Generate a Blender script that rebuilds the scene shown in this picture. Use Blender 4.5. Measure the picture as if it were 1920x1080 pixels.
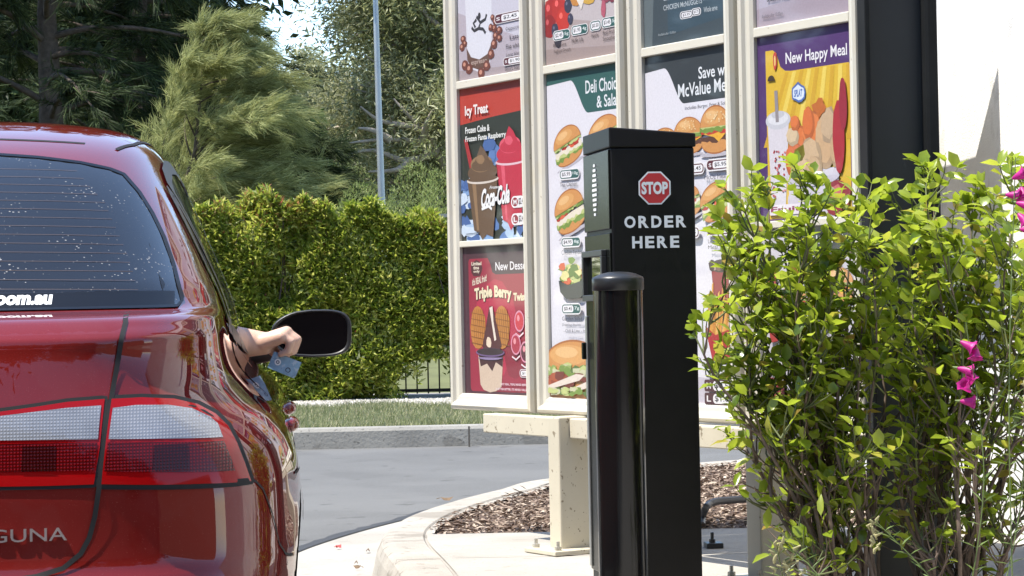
import bpy, bmesh, math, random
import numpy as np
from mathutils import Vector, Matrix
from mathutils.bvhtree import BVHTree
from mathutils.geometry import delaunay_2d_cdt
from mathutils.interpolate import poly_3d_calc

for o in list(bpy.data.objects):
    bpy.data.objects.remove(o)
S = bpy.context.scene
COL = S.collection
R = math.radians
rnd = random.Random(7)
rng = np.random.default_rng(11)

# ------------------------------------------------------------------ camera
CAM_H, FPX = 1.0, 4500.0
PITCH, ROLL = math.atan(29 / FPX), R(-1.15)
cd = bpy.data.cameras.new('camera')
cam = bpy.data.objects.new('camera', cd)
COL.objects.link(cam)
cd.sensor_width = 36
cd.lens = 36 * FPX / 1920
cd.clip_start, cd.clip_end = .05, 3000
CAM_R = Matrix.Rotation(R(90) + PITCH, 3, 'X') @ Matrix.Rotation(ROLL, 3, 'Z')
cam.matrix_world = Matrix.Translation((0, 0, CAM_H)) @ CAM_R.to_4x4()
S.camera = cam

# ------------------------------------------------------------------ light
SUN_AZ = Vector((-.96, -.28, 0)).normalized()      # direction on the ground towards the sun
SUN_EL = R(64)
W = bpy.data.worlds.new('World')
S.world = W
W.use_nodes = True
nt = W.node_tree
bg = nt.nodes['Background']
sky = nt.nodes.new('ShaderNodeTexSky')
sky.sky_type = 'NISHITA'
sky.sun_disc = False
sky.sun_elevation = SUN_EL
sky.sun_rotation = math.atan2(SUN_AZ.x, SUN_AZ.y)
sky.air_density, sky.dust_density, sky.ozone_density = .9, .2, 1.3
nt.links.new(sky.outputs[0], bg.inputs[0])
bg.inputs[1].default_value = .15
ld = bpy.data.lights.new('sun', 'SUN')
sun = bpy.data.objects.new('sun', ld)
COL.objects.link(sun)
ld.energy, ld.angle, ld.color = 3.55, R(.53), (1, .94, .84)
sd = Vector((SUN_AZ.x * math.cos(SUN_EL), SUN_AZ.y * math.cos(SUN_EL), math.sin(SUN_EL)))
sun.rotation_euler = sd.to_track_quat('Z', 'Y').to_euler()
S.view_settings.view_transform = 'Standard'
S.view_settings.look = 'None'
S.view_settings.exposure = 1.42
S.view_settings.gamma = 1
S.render.engine = 'CYCLES'
S.cycles.max_bounces = 8
S.cycles.transparent_max_bounces = 16

# ------------------------------------------------------------------ helpers
def ray(px, py):
    d = CAM_R @ Vector(((px - 960) / FPX, -(py - 540) / FPX, -1))
    return d

def P(px, py, Y):
    d = ray(px, py)
    return Vector((0, 0, CAM_H)) + d * (Y / d.y)

def G(px, py, z=0.):
    d = ray(px, py)
    return Vector((0, 0, CAM_H)) + d * ((z - CAM_H) / d.z)

MATS = {}
def lin(c):
    return tuple(((x / 255) / 12.92 if x / 255 <= .04045 else ((x / 255 + .055) / 1.055) ** 2.4) for x in c)

def mat(name, col, rough=.6, metal=0., spec=.5, coat=0., var=0., vscale=6., bump=0., bscale=80., transl=0., tcol=None,
        island=None, spots=None, detail=6., coat_rough=.03):
    """procedural principled material: noise tint (var), noise bump, random tint per mesh island, dirt spots"""
    if name in MATS: return MATS[name]
    m = bpy.data.materials.new(name)
    m.use_nodes = True
    t = m.node_tree
    N, L = t.nodes, t.links
    b = N['Principled BSDF']
    b.inputs['Roughness'].default_value = rough
    b.inputs['Metallic'].default_value = metal
    b.inputs['Specular IOR Level'].default_value = spec
    b.inputs['Coat Weight'].default_value = coat
    b.inputs['Coat Roughness'].default_value = coat_rough
    b.inputs['Base Color'].default_value = (*col, 1)
    m.diffuse_color = (*col, 1)
    cur = None
    tc = N.new('ShaderNodeTexCoord')
    if island:
        g = N.new('ShaderNodeNewGeometry')
        r = N.new('ShaderNodeValToRGB')
        r.color_ramp.elements.remove(r.color_ramp.elements[0])
        for i, (p, c) in enumerate(island):
            e = r.color_ramp.elements[0] if i == 0 else r.color_ramp.elements.new(p)
            e.position = p
            e.color = (*c, 1)
        L.new(g.outputs['Random Per Island'], r.inputs[0])
        cur = r.outputs[0]
    if var:
        n = N.new('ShaderNodeTexNoise')
        n.inputs['Scale'].default_value = vscale
        n.inputs['Detail'].default_value = detail
        n.inputs['Roughness'].default_value = .65
        L.new(tc.outputs['Object'], n.inputs['Vector'])
        mr = N.new('ShaderNodeMapRange')
        mr.inputs[1].default_value, mr.inputs[2].default_value = .3, .7
        mr.inputs[3].default_value, mr.inputs[4].default_value = 1 - var, 1 + var
        L.new(n.outputs[0], mr.inputs[0])
        mx = N.new('ShaderNodeMix'); mx.data_type = 'RGBA'; mx.blend_type = 'MULTIPLY'
        mx.inputs[0].default_value = 1
        if cur: L.new(cur, mx.inputs[6])
        else: mx.inputs[6].default_value = (*col, 1)
        L.new(mr.outputs[0], mx.inputs[7])
        cur = mx.outputs[2]
    if spots:                                   # (scale, threshold, colour, amount)
        for sc, th, sc_col, am in spots:
            n = N.new('ShaderNodeTexNoise')
            n.inputs['Scale'].default_value = sc
            n.inputs['Detail'].default_value = 3
            L.new(tc.outputs['Object'], n.inputs['Vector'])
            mr = N.new('ShaderNodeMapRange')
            mr.inputs[1].default_value, mr.inputs[2].default_value = th, th + .04
            mr.inputs[3].default_value, mr.inputs[4].default_value = 0, am
            L.new(n.outputs[0], mr.inputs[0])
            mx = N.new('ShaderNodeMix'); mx.data_type = 'RGBA'
            L.new(mr.outputs[0], mx.inputs[0])
            if cur: L.new(cur, mx.inputs[6])
            else: mx.inputs[6].default_value = (*col, 1)
            mx.inputs[7].default_value = (*sc_col, 1)
            cur = mx.outputs[2]
    if cur: L.new(cur, b.inputs['Base Color'])
    if bump:
        n = N.new('ShaderNodeTexNoise')
        n.inputs['Scale'].default_value = bscale
        n.inputs['Detail'].default_value = 5
        L.new(tc.outputs['Object'], n.inputs['Vector'])
        bp = N.new('ShaderNodeBump')
        bp.inputs['Strength'].default_value = bump
        bp.inputs['Distance'].default_value = .01
        L.new(n.outputs[0], bp.inputs['Height'])
        L.new(bp.outputs[0], b.inputs['Normal'])
    if transl:
        tr = N.new('ShaderNodeBsdfTranslucent')
        if tcol: tr.inputs[0].default_value = (*tcol, 1)
        elif cur: L.new(cur, tr.inputs[0])
        if tcol and cur:
            mx = N.new('ShaderNodeMix'); mx.data_type = 'RGBA'; mx.inputs[0].default_value = .5
            mx.inputs[6].default_value = (*tcol, 1)
            L.new(cur, mx.inputs[7]); L.new(mx.outputs[2], tr.inputs[0])
        ms = N.new('ShaderNodeMixShader')
        ms.inputs[0].default_value = transl
        L.new(b.outputs[0], ms.inputs[1]); L.new(tr.outputs[0], ms.inputs[2])
        L.new(ms.outputs[0], N['Material Output'].inputs[0])
    MATS[name] = m
    return m

def flat(rgb, rough=.45):
    """printed ink of one sRGB colour"""
    k = 'ink_%02x%02x%02x' % tuple(int(x) for x in rgb)
    return mat(k, tuple(.66 * v + .014 for v in lin(rgb)), rough, var=.08, vscale=130, spec=.4, coat=.55, coat_rough=.04)

def tag(o, label=None, cat=None, group=None, kind=None):
    if label: o['label'] = label
    if cat: o['category'] = cat
    if group: o['group'] = group
    if kind: o['kind'] = kind
    return o

def thing(name, label, cat, loc=(0, 0, 0), rz=0., group=None):
    o = bpy.data.objects.new(name, None)
    o.empty_display_size = .2
    COL.objects.link(o)
    o.location = loc
    o.rotation_euler = (0, 0, rz)
    return tag(o, label, cat, group)

def mesh_obj(name, me, parent=None, world=False):
    o = bpy.data.objects.new(name, me)
    COL.objects.link(o)
    if parent is not None:
        o.parent = parent
        if world:
            top = parent
            M = Matrix.Identity(4)
            while top is not None:
                M = Matrix.Translation(top.location) @ Matrix.Rotation(top.rotation_euler.z, 4, 'Z') @ M
                top = top.parent
            me.transform(M.inverted())
    return o

class MB:
    """collects shapes into one mesh"""
    def __init__(s): s.v, s.f, s.mi, s.sm = [], [], [], []
    def add(s, vs, fs, mi=0, smooth=False):
        b = len(s.v)
        s.v += [tuple(p) for p in vs]
        for f in fs:
            s.f.append(tuple(i + b for i in f)); s.mi.append(mi); s.sm.append(smooth)
        return s
    def box(s, c, size, rz=0., mi=0, rot=None):
        hx, hy, hz = [a / 2 for a in size]
        M = rot if rot is not None else Matrix.Rotation(rz, 3, 'Z')
        c = Vector(c)
        vs = [c + M @ Vector((x, y, z)) for z in (-hz, hz) for x, y in ((-hx, -hy), (hx, -hy), (hx, hy), (-hx, hy))]
        return s.add(vs, [(3, 2, 1, 0), (4, 5, 6, 7), (0, 1, 5, 4), (1, 2, 6, 5), (2, 3, 7, 6), (3, 0, 4, 7)], mi)
    def tube(s, pts, rad, n=8, mi=0, cap=True):
        pts = [Vector(p) for p in pts]
        if not hasattr(rad, '__len__'): rad = [rad] * len(pts)
        vs, fs = [], []
        up = Vector((.31, .17, .93)).normalized()
        for i, p in enumerate(pts):
            d = (pts[min(i + 1, len(pts) - 1)] - pts[max(i - 1, 0)]).normalized()
            a = d.cross(up)
            if a.length < 1e-3: a = d.cross(Vector((1, 0, 0)))
            a.normalize(); b = d.cross(a)
            for k in range(n):
                t = 2 * math.pi * k / n
                vs.append(p + (a * math.cos(t) + b * math.sin(t)) * rad[i])
        for i in range(len(pts) - 1):
            for k in range(n):
                k2 = (k + 1) % n
                fs.append((i * n + k, i * n + k2, (i + 1) * n + k2, (i + 1) * n + k))
        s.add(vs, fs, mi, True)
        if cap:
            s.add(vs[:n], [tuple(range(n))][:1], mi); s.add(vs[-n:], [tuple(range(n - 1, -1, -1))], mi)
        return s
    def lathe(s, c, prof, n=32, mi=0, smooth=True):
        """prof: (r, z) from bottom to top"""
        c = Vector(c); vs, fs = [], []
        for r, z in prof:
            for k in range(n):
                t = 2 * math.pi * k / n
                vs.append(c + Vector((r * math.cos(t), r * math.sin(t), z)))
        for i in range(len(prof) - 1):
            for k in range(n):
                k2 = (k + 1) % n
                fs.append((i * n + k, i * n + k2, (i + 1) * n + k2, (i + 1) * n + k))
        return s.add(vs, fs, mi, smooth)
    def prism(s, poly, z0, z1, mi=0, fn=None):
        """poly (x,y) counter-clockwise, extruded z0..z1"""
        n = len(poly)
        vs = [(x, y, z0) for x, y in poly] + [(x, y, z1) for x, y in poly]
        fs = [tuple(range(n - 1, -1, -1)), tuple(range(n, 2 * n))] + [(i, (i + 1) % n, n + (i + 1) % n, n + i) for i in range(n)]
        if fn: vs = [fn(*v) for v in vs]
        return s.add(vs, fs, mi)
    def mesh(s, name, mats):
        me = bpy.data.meshes.new(name)
        me.from_pydata(s.v, [], s.f)
        for m in (mats if isinstance(mats, (list, tuple)) else [mats]): me.materials.append(m)
        me.polygons.foreach_set('material_index', s.mi)
        me.polygons.foreach_set('use_smooth', s.sm)
        me.update()
        return me
    def build(s, name, mats, parent=None, world=False, bevel=0., seg=2):
        o = mesh_obj(name, s.mesh(name, mats), parent, world)
        if bevel:
            md = o.modifiers.new('bevel', 'BEVEL')
            md.width, md.segments, md.limit_method, md.angle_limit = bevel, seg, 'ANGLE', R(40)
            md.harden_normals = False
        return o

def crom(pts, n=8, closed=False):
    """Catmull-Rom resample of a list of points"""
    pts = [Vector(p) for p in pts]
    out = []
    N = len(pts)
    rngi = range(N) if closed else range(N - 1)
    for i in rngi:
        g = (lambda k: pts[k % N]) if closed else (lambda k: pts[min(max(k, 0), N - 1)])
        p0, p1, p2, p3 = g(i - 1), g(i), g(i + 1), g(i + 2)
        for k in range(n):
            t = k / n
            out.append(.5 * ((2 * p1) + (p2 - p0) * t + (2 * p0 - 5 * p1 + 4 * p2 - p3) * t * t + (3 * p1 - p0 - 3 * p2 + p3) * t ** 3))
    if not closed: out.append(pts[-1])
    return out

def offset2(path, d):
    """offset a 2d open path to its left by d"""
    out = []
    for i, p in enumerate(path):
        a = path[max(i - 1, 0)]; b = path[min(i + 1, len(path) - 1)]
        t = Vector((b[0] - a[0], b[1] - a[1])).normalized()
        out.append(Vector((p[0] - t.y * d, p[1] + t.x * d)))
    return out

def sweep(name, path, prof, m, kind='structure', smooth=False):
    """sweep a profile [(offset to the left, z)] along a 2d path"""
    lines = [[(*q, z) for q in offset2(path, o)] for o, z in prof]
    vs, fs = [], []
    n = len(path)
    for l in lines: vs += l
    for j in range(len(lines) - 1):
        for i in range(n - 1):
            fs.append((j * n + i, j * n + i + 1, (j + 1) * n + i + 1, (j + 1) * n + i))
    o = MB().add(vs, fs, 0, smooth).build(name, m)
    if kind: o['kind'] = kind
    return o

def sheet(name, poly, z, m, thick=0.):
    """a flat polygonal sheet, triangulated"""
    n = len(poly)
    res = delaunay_2d_cdt([Vector(p[:2]) for p in poly], [(i, (i + 1) % n) for i in range(n)], [], 1, 1e-6)
    vs = [(v.x, v.y, z) for v in res[0]]
    o = MB().add(vs, [tuple(f) for f in res[2]]).build(name, m)
    o['kind'] = 'structure'
    return o

def inside(poly, x, y):
    """vectorised point in polygon"""
    x = np.asarray(x); y = np.asarray(y)
    r = np.zeros(x.shape, bool)
    n = len(poly)
    for i in range(n):
        x0, y0 = poly[i][:2]; x1, y1 = poly[(i + 1) % n][:2]
        if y0 == y1: continue
        c = ((y0 > y) != (y1 > y)) & (x < (x1 - x0) * (y - y0) / (y1 - y0) + x0)
        r ^= c
    return r

def nrm(a):
    return a / np.maximum(np.linalg.norm(a, axis=1, keepdims=True), 1e-9)

def leaves(name, c, d, ln, wd, m, parent=None, roll=None, shape='quad', world=True, up=None, fold=.25):
    """one mesh of many leaves: base points c, directions d, lengths ln, widths wd"""
    n = len(c)
    d = nrm(np.asarray(d, float))
    c = np.asarray(c, float)
    ln = np.broadcast_to(ln, (n,))[:, None]; wd = np.broadcast_to(wd, (n,))[:, None]
    if up is None: up = rng.normal(size=(n, 3))
    side = nrm(np.cross(d, up)); nor = np.cross(side, d)
    if shape == 'quad':      # rhomb, folded along the midrib
        v = np.stack([c, c + d * ln * .45 + side * wd * .5 + nor * wd * fold * .5, c + d * ln - nor * ln * .08, c + d * ln * .45 - side * wd * .5 + nor * wd * fold * .5], 1)
        faces = np.array([[0, 1, 2], [0, 2, 3]])
    elif shape == 'needle':
        v = np.stack([c - side * wd * .5, c + side * wd * .5, c + d * ln + side * wd * .15, c + d * ln - side * wd * .15], 1)
        faces = np.array([[0, 1, 2], [0, 2, 3]])
    else:                    # broad leaf with a curved blade: 8 vertices
        P_ = lambda t, s, h: c + d * ln * t + side * wd * s + nor * ln * h
        v = np.stack([c, P_(.25, .40, .06), P_(.6, .46, .07), P_(1, 0, -.10), P_(.6, -.46, .07), P_(.25, -.40, .06), P_(.3, 0, .0), P_(.65, 0, -.01)], 1)
        faces = np.array([[0, 1, 6], [0, 6, 5], [1, 2, 7], [1, 7, 6], [6, 7, 4], [6, 4, 5], [2, 3, 7], [7, 3, 4]])
    k = v.shape[1]
    V = v.reshape(-1, 3)
    F = (faces[None] + (np.arange(n) * k)[:, None, None]).reshape(-1, 3)
    me = bpy.data.meshes.new(name)
    me.vertices.add(len(V)); me.vertices.foreach_set('co', V.astype(np.float32).ravel())
    me.loops.add(F.size); me.loops.foreach_set('vertex_index', F.astype(np.int32).ravel())
    me.polygons.add(len(F))
    me.polygons.foreach_set('loop_start', np.arange(0, F.size, 3, dtype=np.int32))
    me.polygons.foreach_set('use_smooth', np.full(len(F), shape == 'broad'))
    me.materials.append(m)
    me.update(calc_edges=True)
    return mesh_obj(name, me, parent, world)
# ------------------------------------------------------------------ setting: ground, road, kerbs, beds
soil = mat('dry_soil', (.16, .13, .09), .95, var=.3, vscale=.8)
asphalt = mat('asphalt', (.124, .124, .121), .92, spec=.25, var=.10, vscale=1.1, bump=.35, bscale=260, spots=[(170, .60, (.25, .25, .24), .5), (.55, .54, (.15, .15, .146), .4), (1.3, .60, (.10, .10, .098), .35), (4.5, .66, (.065, .064, .062), .6)])
concrete = mat('pale_concrete', (.345, .325, .29), .9, spec=.2, var=.12, vscale=2.2, bump=.25, bscale=140, spots=[(.9, .58, (.28, .26, .225), .6), (60, .64, (.20, .18, .15), .5), (7, .64, (.24, .22, .19), .5)])
kerb_m = mat('kerb_concrete', (.33, .305, .265), .9, spec=.25, var=.14, vscale=3.5, bump=.4, bscale=90, spots=[(2.3, .58, (.20, .18, .15), .7), (22, .64, (.16, .145, .12), .6)])
kerb_far_m = mat('weathered_kerb', (.27, .26, .235), .92, spec=.2, var=.16, vscale=2.0, bump=.35, bscale=50, spots=[(3.1, .56, (.17, .16, .14), .6), (34, .63, (.09, .085, .075), .6)])
sealant = mat('black_sealant', (.035, .035, .035), .7, bump=.5, bscale=60)

o = MB().add([(-900, -300, -.02), (900, -300, -.02), (900, 1500, -.02), (-900, 1500, -.02)], [(0, 1, 2, 3)]).build('ground', soil)
o['kind'] = 'structure'
sheet('road', [(-9, -14), (7, -14), (7, 17.0), (-14, 17.0), (-14, 6)], 0, asphalt)

# island kerb: outer top edge, from far right round the nose and back along the lane
kp = [(3.4, 13.6), (1.2, 12.75), (.172, 11.7), (-.098, 11.0), (-.286, 10.42), (-.43, 9.82), (-.492, 9.33), (-.505, 8.95), (-.477, 8.5), (-.355, 7.5), (-.10, 5.0), (.35, .5), (.60, -2), (1.4, -10)]
kpath = [Vector(p[:2]) for p in crom([(*p, 0) for p in kp], 8)]
# left of travel is the island side
KW = .165
sweep('kerb', kpath, [(-.035, -.01), (-.03, .02), (-.012, .10), (.004, .135), (.02, .148), (.05, .151), (KW - .008, .150), (KW - .001, .143), (KW + .03, .141)], kerb_m, smooth=False)
gut_i = offset2(kpath[8:], -.03)
gut_o = offset2(kpath[8:], -.46)
vs = [(*p, .004) for p in gut_i] + [(*p, .004) for p in gut_o]
n = len(gut_i)
o = MB().add(vs, [(i, n + i, n + i + 1, i + 1) for i in range(n - 1)]).build('gutter', concrete); o['kind'] = 'structure'
# bitumen strip where the gutter meets the asphalt
a_, b_ = offset2(kpath[8:], -.445), offset2(kpath[8:], -.505)
jit = [rnd.uniform(-.012, .012) for _ in a_]
vs = [(*p, .008) for p in a_] + [(p[0] + j, p[1], .008) for p, j in zip(b_, jit)]
o = MB().add(vs, [(i, n + i, n + i + 1, i + 1) for i in range(n - 1)]).build('sealant_strip', sealant); o['kind'] = 'structure'
# joints cut across the kerb
mb = MB()
for i in (62, 69, 80):
    p, q = offset2(kpath, -.028)[i], offset2(kpath, KW - .004)[i]
    t = (kpath[i + 1] - kpath[i - 1]).normalized() * .004
    mb.add([(p.x - t.x, p.y - t.y, .02), (p.x + t.x, p.y + t.y, .02), (q.x + t.x, q.y + t.y, .1535), (q.x - t.x, q.y - t.y, .1535),
            (kpath[i].x - t.x + .012, kpath[i].y - t.y, .1535), (kpath[i].x + t.x + .012, kpath[i].y + t.y, .1535)],
           [(0, 1, 5, 4), (4, 5, 2, 3)])
o = mb.build('kerb_joint', mat('joint_dirt', (.12, .105, .085), .95)); o['kind'] = 'structure'

inner = offset2(kpath, KW + .007)
PAD_Y = 8.93
front = [p for p in inner if p.y <= PAD_Y - .03]
back = [p for p in inner if p.y > PAD_Y + .03]
xk = np.interp(PAD_Y, [p.y for p in reversed(inner)], [p.x for p in reversed(inner)])
sheet('pavement', [(xk, PAD_Y)] + [tuple(p) for p in front] + [(6, -10), (6, PAD_Y)], .148, concrete)
sheet('mulch_bed', [tuple(p) for p in back] + [(xk, PAD_Y), (6, PAD_Y), (6, 13.6)], .128, mat('mulch_soil', (.10, .065, .045), .95, var=.4, vscale=9))
o = MB().box((3.0, PAD_Y + .004, .1), (2 * (3.0 - xk), .008, .09)).build('pavement_edge', concrete); o['kind'] = 'structure'
# a shallow control joint across the pavement
gj = [G(852, 1046, .149), G(1030, 1040, .149), G(1500, 1035, .149)]
o = MB().add([(gj[0].x, gj[0].y, .1525), (gj[2].x, gj[2].y, .1525), (gj[2].x, gj[2].y + .007, .1525), (gj[0].x, gj[0].y + .007, .1525)], [(0, 1, 2, 3)]).build('pavement_joint', mat('joint_grit', (.27, .24, .2), .95)); o['kind'] = 'structure'

# bark mulch
N_ = 26000
x = rng.uniform(-.45, 3.6, N_ * 2); y = rng.uniform(PAD_Y + .015, 13.0, N_ * 2)
poly = [tuple(p) for p in offset2(kpath, KW + .02) if p.y > PAD_Y - .3] + [(xk, PAD_Y), (6, PAD_Y), (6, 13.6)]
k = inside(poly, x, y); x, y = x[k][:N_], y[k][:N_]
n = len(x)
yaw = rng.uniform(0, 6.28, n)
d = np.stack([np.cos(yaw), np.sin(yaw), rng.normal(0, .22, n)], 1)
up = np.stack([rng.normal(0, .35, n), rng.normal(0, .35, n), np.ones(n)], 1)
chip = mat('bark_chip', (.2, .12, .08), .85, island=[(0, (.06, .04, .032)), (.35, (.18, .125, .095)), (.7, (.31, .24, .185)), (1, (.50, .42, .34))])
o = leaves('bark_mulch', np.stack([x, y, rng.uniform(.132, .158, n)], 1), d, rng.uniform(.018, .055, n), rng.uniform(.007, .018, n), chip, up=up, fold=.35)
o['kind'] = 'stuff'

# far kerb, lawn, gravel strip
fk = [Vector((-16, 17.6)), Vector((-8, 17.05)), Vector((-3, 16.9)), Vector((0, 16.98)), Vector((3, 17.35)), Vector((9, 18.6))]
fk = [Vector(p[:2]) for p in crom([(*p, 0) for p in fk], 10)]
sweep('far_kerb', fk, [(0, -.01), (.012, .12), (.03, .142), (.05, .146), (.17, .146), (.175, .10)], kerb_far_m)
mb = MB()
for px in (588, 880):
    p = G(px, 838, 0); mb.box((p.x, p.y + .006, .07), (.012, .03, .15))
o = mb.build('far_kerb_joint', mat('joint_dirt', (.12, .105, .085))); o['kind'] = 'structure'
vs = [(*p, .135) for p in offset2(fk, .172)] + [(p.x, 20.9, .135) for p in fk]
n = len(fk)
o = MB().add(vs, [(i, i + 1, n + i + 1, n + i) for i in range(n - 1)]).build('lawn_soil', mat('lawn_soil', (.07, .075, .03), .95, var=.4, vscale=4)); o['kind'] = 'structure'
N_ = 90000
x = rng.uniform(-3.6, 1.8, N_); y = rng.uniform(17.1, 20.72, N_)
y0 = np.interp(x, [p.x for p in fk], [p.y for p in fk]) + .185
k = y > y0; x, y = x[k], y[k]; n = len(x)
patch = np.sin(x * 5.1 + 2 * np.sin(y * 3.3)) * np.sin(y * 4.3 + x * 1.7)
k = rng.uniform(0, 1, n) < .72 + .28 * patch; x, y, patch = x[k], y[k], patch[k]; n = len(x)
d = np.stack([rng.normal(0, .45, n), rng.normal(0, .45, n), np.ones(n)], 1)
grass_m = mat('lawn_grass', (.10, .17, .04), .6, spec=.3, transl=.35, island=[(0, (.14, .17, .06)), (.45, (.27, .30, .14)), (.8, (.40, .40, .23)), (1, (.58, .50, .33))])
o = leaves('lawn_grass', np.stack([x, y, np.full(n, .13)], 1), d, rng.uniform(.025, .065, n) * (1 + .3 * patch), .006, grass_m, shape='needle'); o['kind'] = 'stuff'
vs = [(-16, 20.72, .14), (9, 20.72, .14), (9, 23, .16), (-16, 23, .16)]
o = MB().add(vs, [(0, 1, 2, 3)]).build('gravel_bed', mat('gravel_bed', (.30, .28, .25), .95, var=.35, vscale=40)); o['kind'] = 'structure'
N_ = 9000
x = rng.uniform(-3.6, 1.6, N_); y = rng.uniform(20.66, 22.0, N_)
mb = MB()
oc = np.array([(1, 0, 0), (0, 1, 0), (-1, 0, 0), (0, -1, 0), (0, 0, 1)], float)
vv = (oc[None] * rng.uniform(.6, 1.2, (N_, 5, 1)) * np.array([1, 1, .7]) * rng.uniform(.012, .026, (N_, 1, 1)))
ang = rng.uniform(0, 6.28, N_); ca, sa = np.cos(ang)[:, None], np.sin(ang)[:, None]
V = np.stack([vv[..., 0] * ca - vv[..., 1] * sa + x[:, None], vv[..., 0] * sa + vv[..., 1] * ca + y[:, None], vv[..., 2] + .142], 2).reshape(-1, 3)
F = (np.array([[0, 1, 4], [1, 2, 4], [2, 3, 4], [3, 0, 4]])[None] + (np.arange(N_) * 5)[:, None, None]).reshape(-1, 3)
mb.v = V.tolist(); mb.f = F.tolist(); mb.mi = [0] * len(F); mb.sm = [False] * len(F)
o = mb.build('gravel', mat('gravel_stone', (.5, .47, .42), .85, island=[(0, (.22, .20, .18)), (.5, (.36, .34, .30)), (1, (.58, .55, .50))])); o['kind'] = 'stuff'
# rising rough ground beyond the fence
mb = MB()
nx, ny = 50, 30
for j in range(ny):
    for i in range(nx):
        X = -45 + 90 * i / (nx - 1); Y = 22.9 + 80 * (j / (ny - 1)) ** 1.6
        mb.v.append((X, Y, .1 + 1.5 * (1 - math.exp(-(Y - 22.9) / 14)) + .15 * math.sin(X * .7 + Y * .3)))
for j in range(ny - 1):
    for i in range(nx - 1):
        mb.f.append((j * nx + i, j * nx + i + 1, (j + 1) * nx + i + 1, (j + 1) * nx + i)); mb.mi.append(0); mb.sm.append(True)
o = mb.build('grassy_bank', mat('bank_grass', (.10, .11, .045), .95, var=.4, vscale=1.2)); o['kind'] = 'structure'

# small litter: dry leaves under the far kerb, petals and leaves on the gutter
def litter(px, py, z, size, m, label, cat='leaf', name='fallen_leaf', group=None, rz=None):
    p = G(px, py, z)
    rz = rnd.uniform(0, 6.28) if rz is None else rz
    t = thing(name, label, cat, (p.x, p.y, z + .006), rz, group)
    t_ = tag  # noqa
    prof = [(-1, 0), (-.4, .38), (.3, .42), (1, 0), (.3, -.42), (-.4, -.38)]
    mb = MB(); vs = [(a * size, b * size, .006 * math.cos(b * 4) + .35 * size * a * a) for a, b in prof] + [(-.3 * size, 0, .012), (.4 * size, 0, .012)]
    mb.add(vs, [(0, 6, 1), (1, 6, 7, 2), (2, 7, 3), (3, 7, 4), (4, 7, 6, 5), (5, 6, 0)], 0, True)
    bl = mb.build('blade', m, t)
    MB().tube([(-size, 0, .35 * size + .002), (-1.5 * size, .1 * size, .3 * size)], .0015, 5).build('stalk', m, t)
    return t
dry = mat('dry_leaf', (.48, .30, .10), .8, var=.25, vscale=60)
for px, py, lb in ((648, 836, 'dry yellow leaf at the foot of the far kerb, rightmost of three'), (622, 837, 'dry yellow leaf lying against the far kerb, middle of three'), (573, 841, 'dry yellow leaf under the far kerb nearest the red car')):
    litter(px, py, 0, .055, dry, lb, group='dry leaves along the far kerb')
litter(635, 1030, .004, .022, mat('red_petal', (.55, .07, .06), .6, var=.2, vscale=90), 'fallen red petal on the pale gutter beside the car', 'petal', 'fallen_petal')
litter(690, 1037, .004, .018, mat('brown_leaf', (.14, .09, .05), .8, var=.3, vscale=90), 'small brown leaf against the kerb nose on the gutter', group='brown leaves on the gutter')
litter(668, 1060, .004, .016, MATS['brown_leaf'], 'small brown leaf on the gutter, upper of a near pair', group='brown leaves on the gutter')
litter(670, 1069, .004, .016, MATS['brown_leaf'], 'small brown leaf on the gutter, lower of a near pair', group='brown leaves on the gutter')
litter(838, 941, .15, .03, MATS['brown_leaf'], 'brown bark flake lying on the kerb top by the mulch', 'bark flake', 'bark_flake', rz=.2)
# ------------------------------------------------------------------ printed artwork
TXT = {}
def text_tris(s, bold=0., shear=0.):
    k = (s, bold, shear)
    if k not in TXT:
        cu = bpy.data.curves.new('lettering', 'FONT')
        cu.body, cu.offset, cu.shear, cu.resolution_u = s, bold, shear, 3
        ob = bpy.data.objects.new('lettering', cu)
        COL.objects.link(ob)
        bpy.context.view_layer.update()
        me = bpy.data.meshes.new_from_object(ob.evaluated_get(bpy.context.evaluated_depsgraph_get()))
        v = np.array([tuple(p.co)[:2] for p in me.vertices]); f = [tuple(p.vertices) for p in me.polygons]
        bpy.data.objects.remove(ob); bpy.data.curves.remove(cu); bpy.data.meshes.remove(me)
        lo, hi = v.min(0), v.max(0)
        TXT[k] = ((v - lo) / np.maximum(hi - lo, 1e-6), f)
    return TXT[k]

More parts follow.
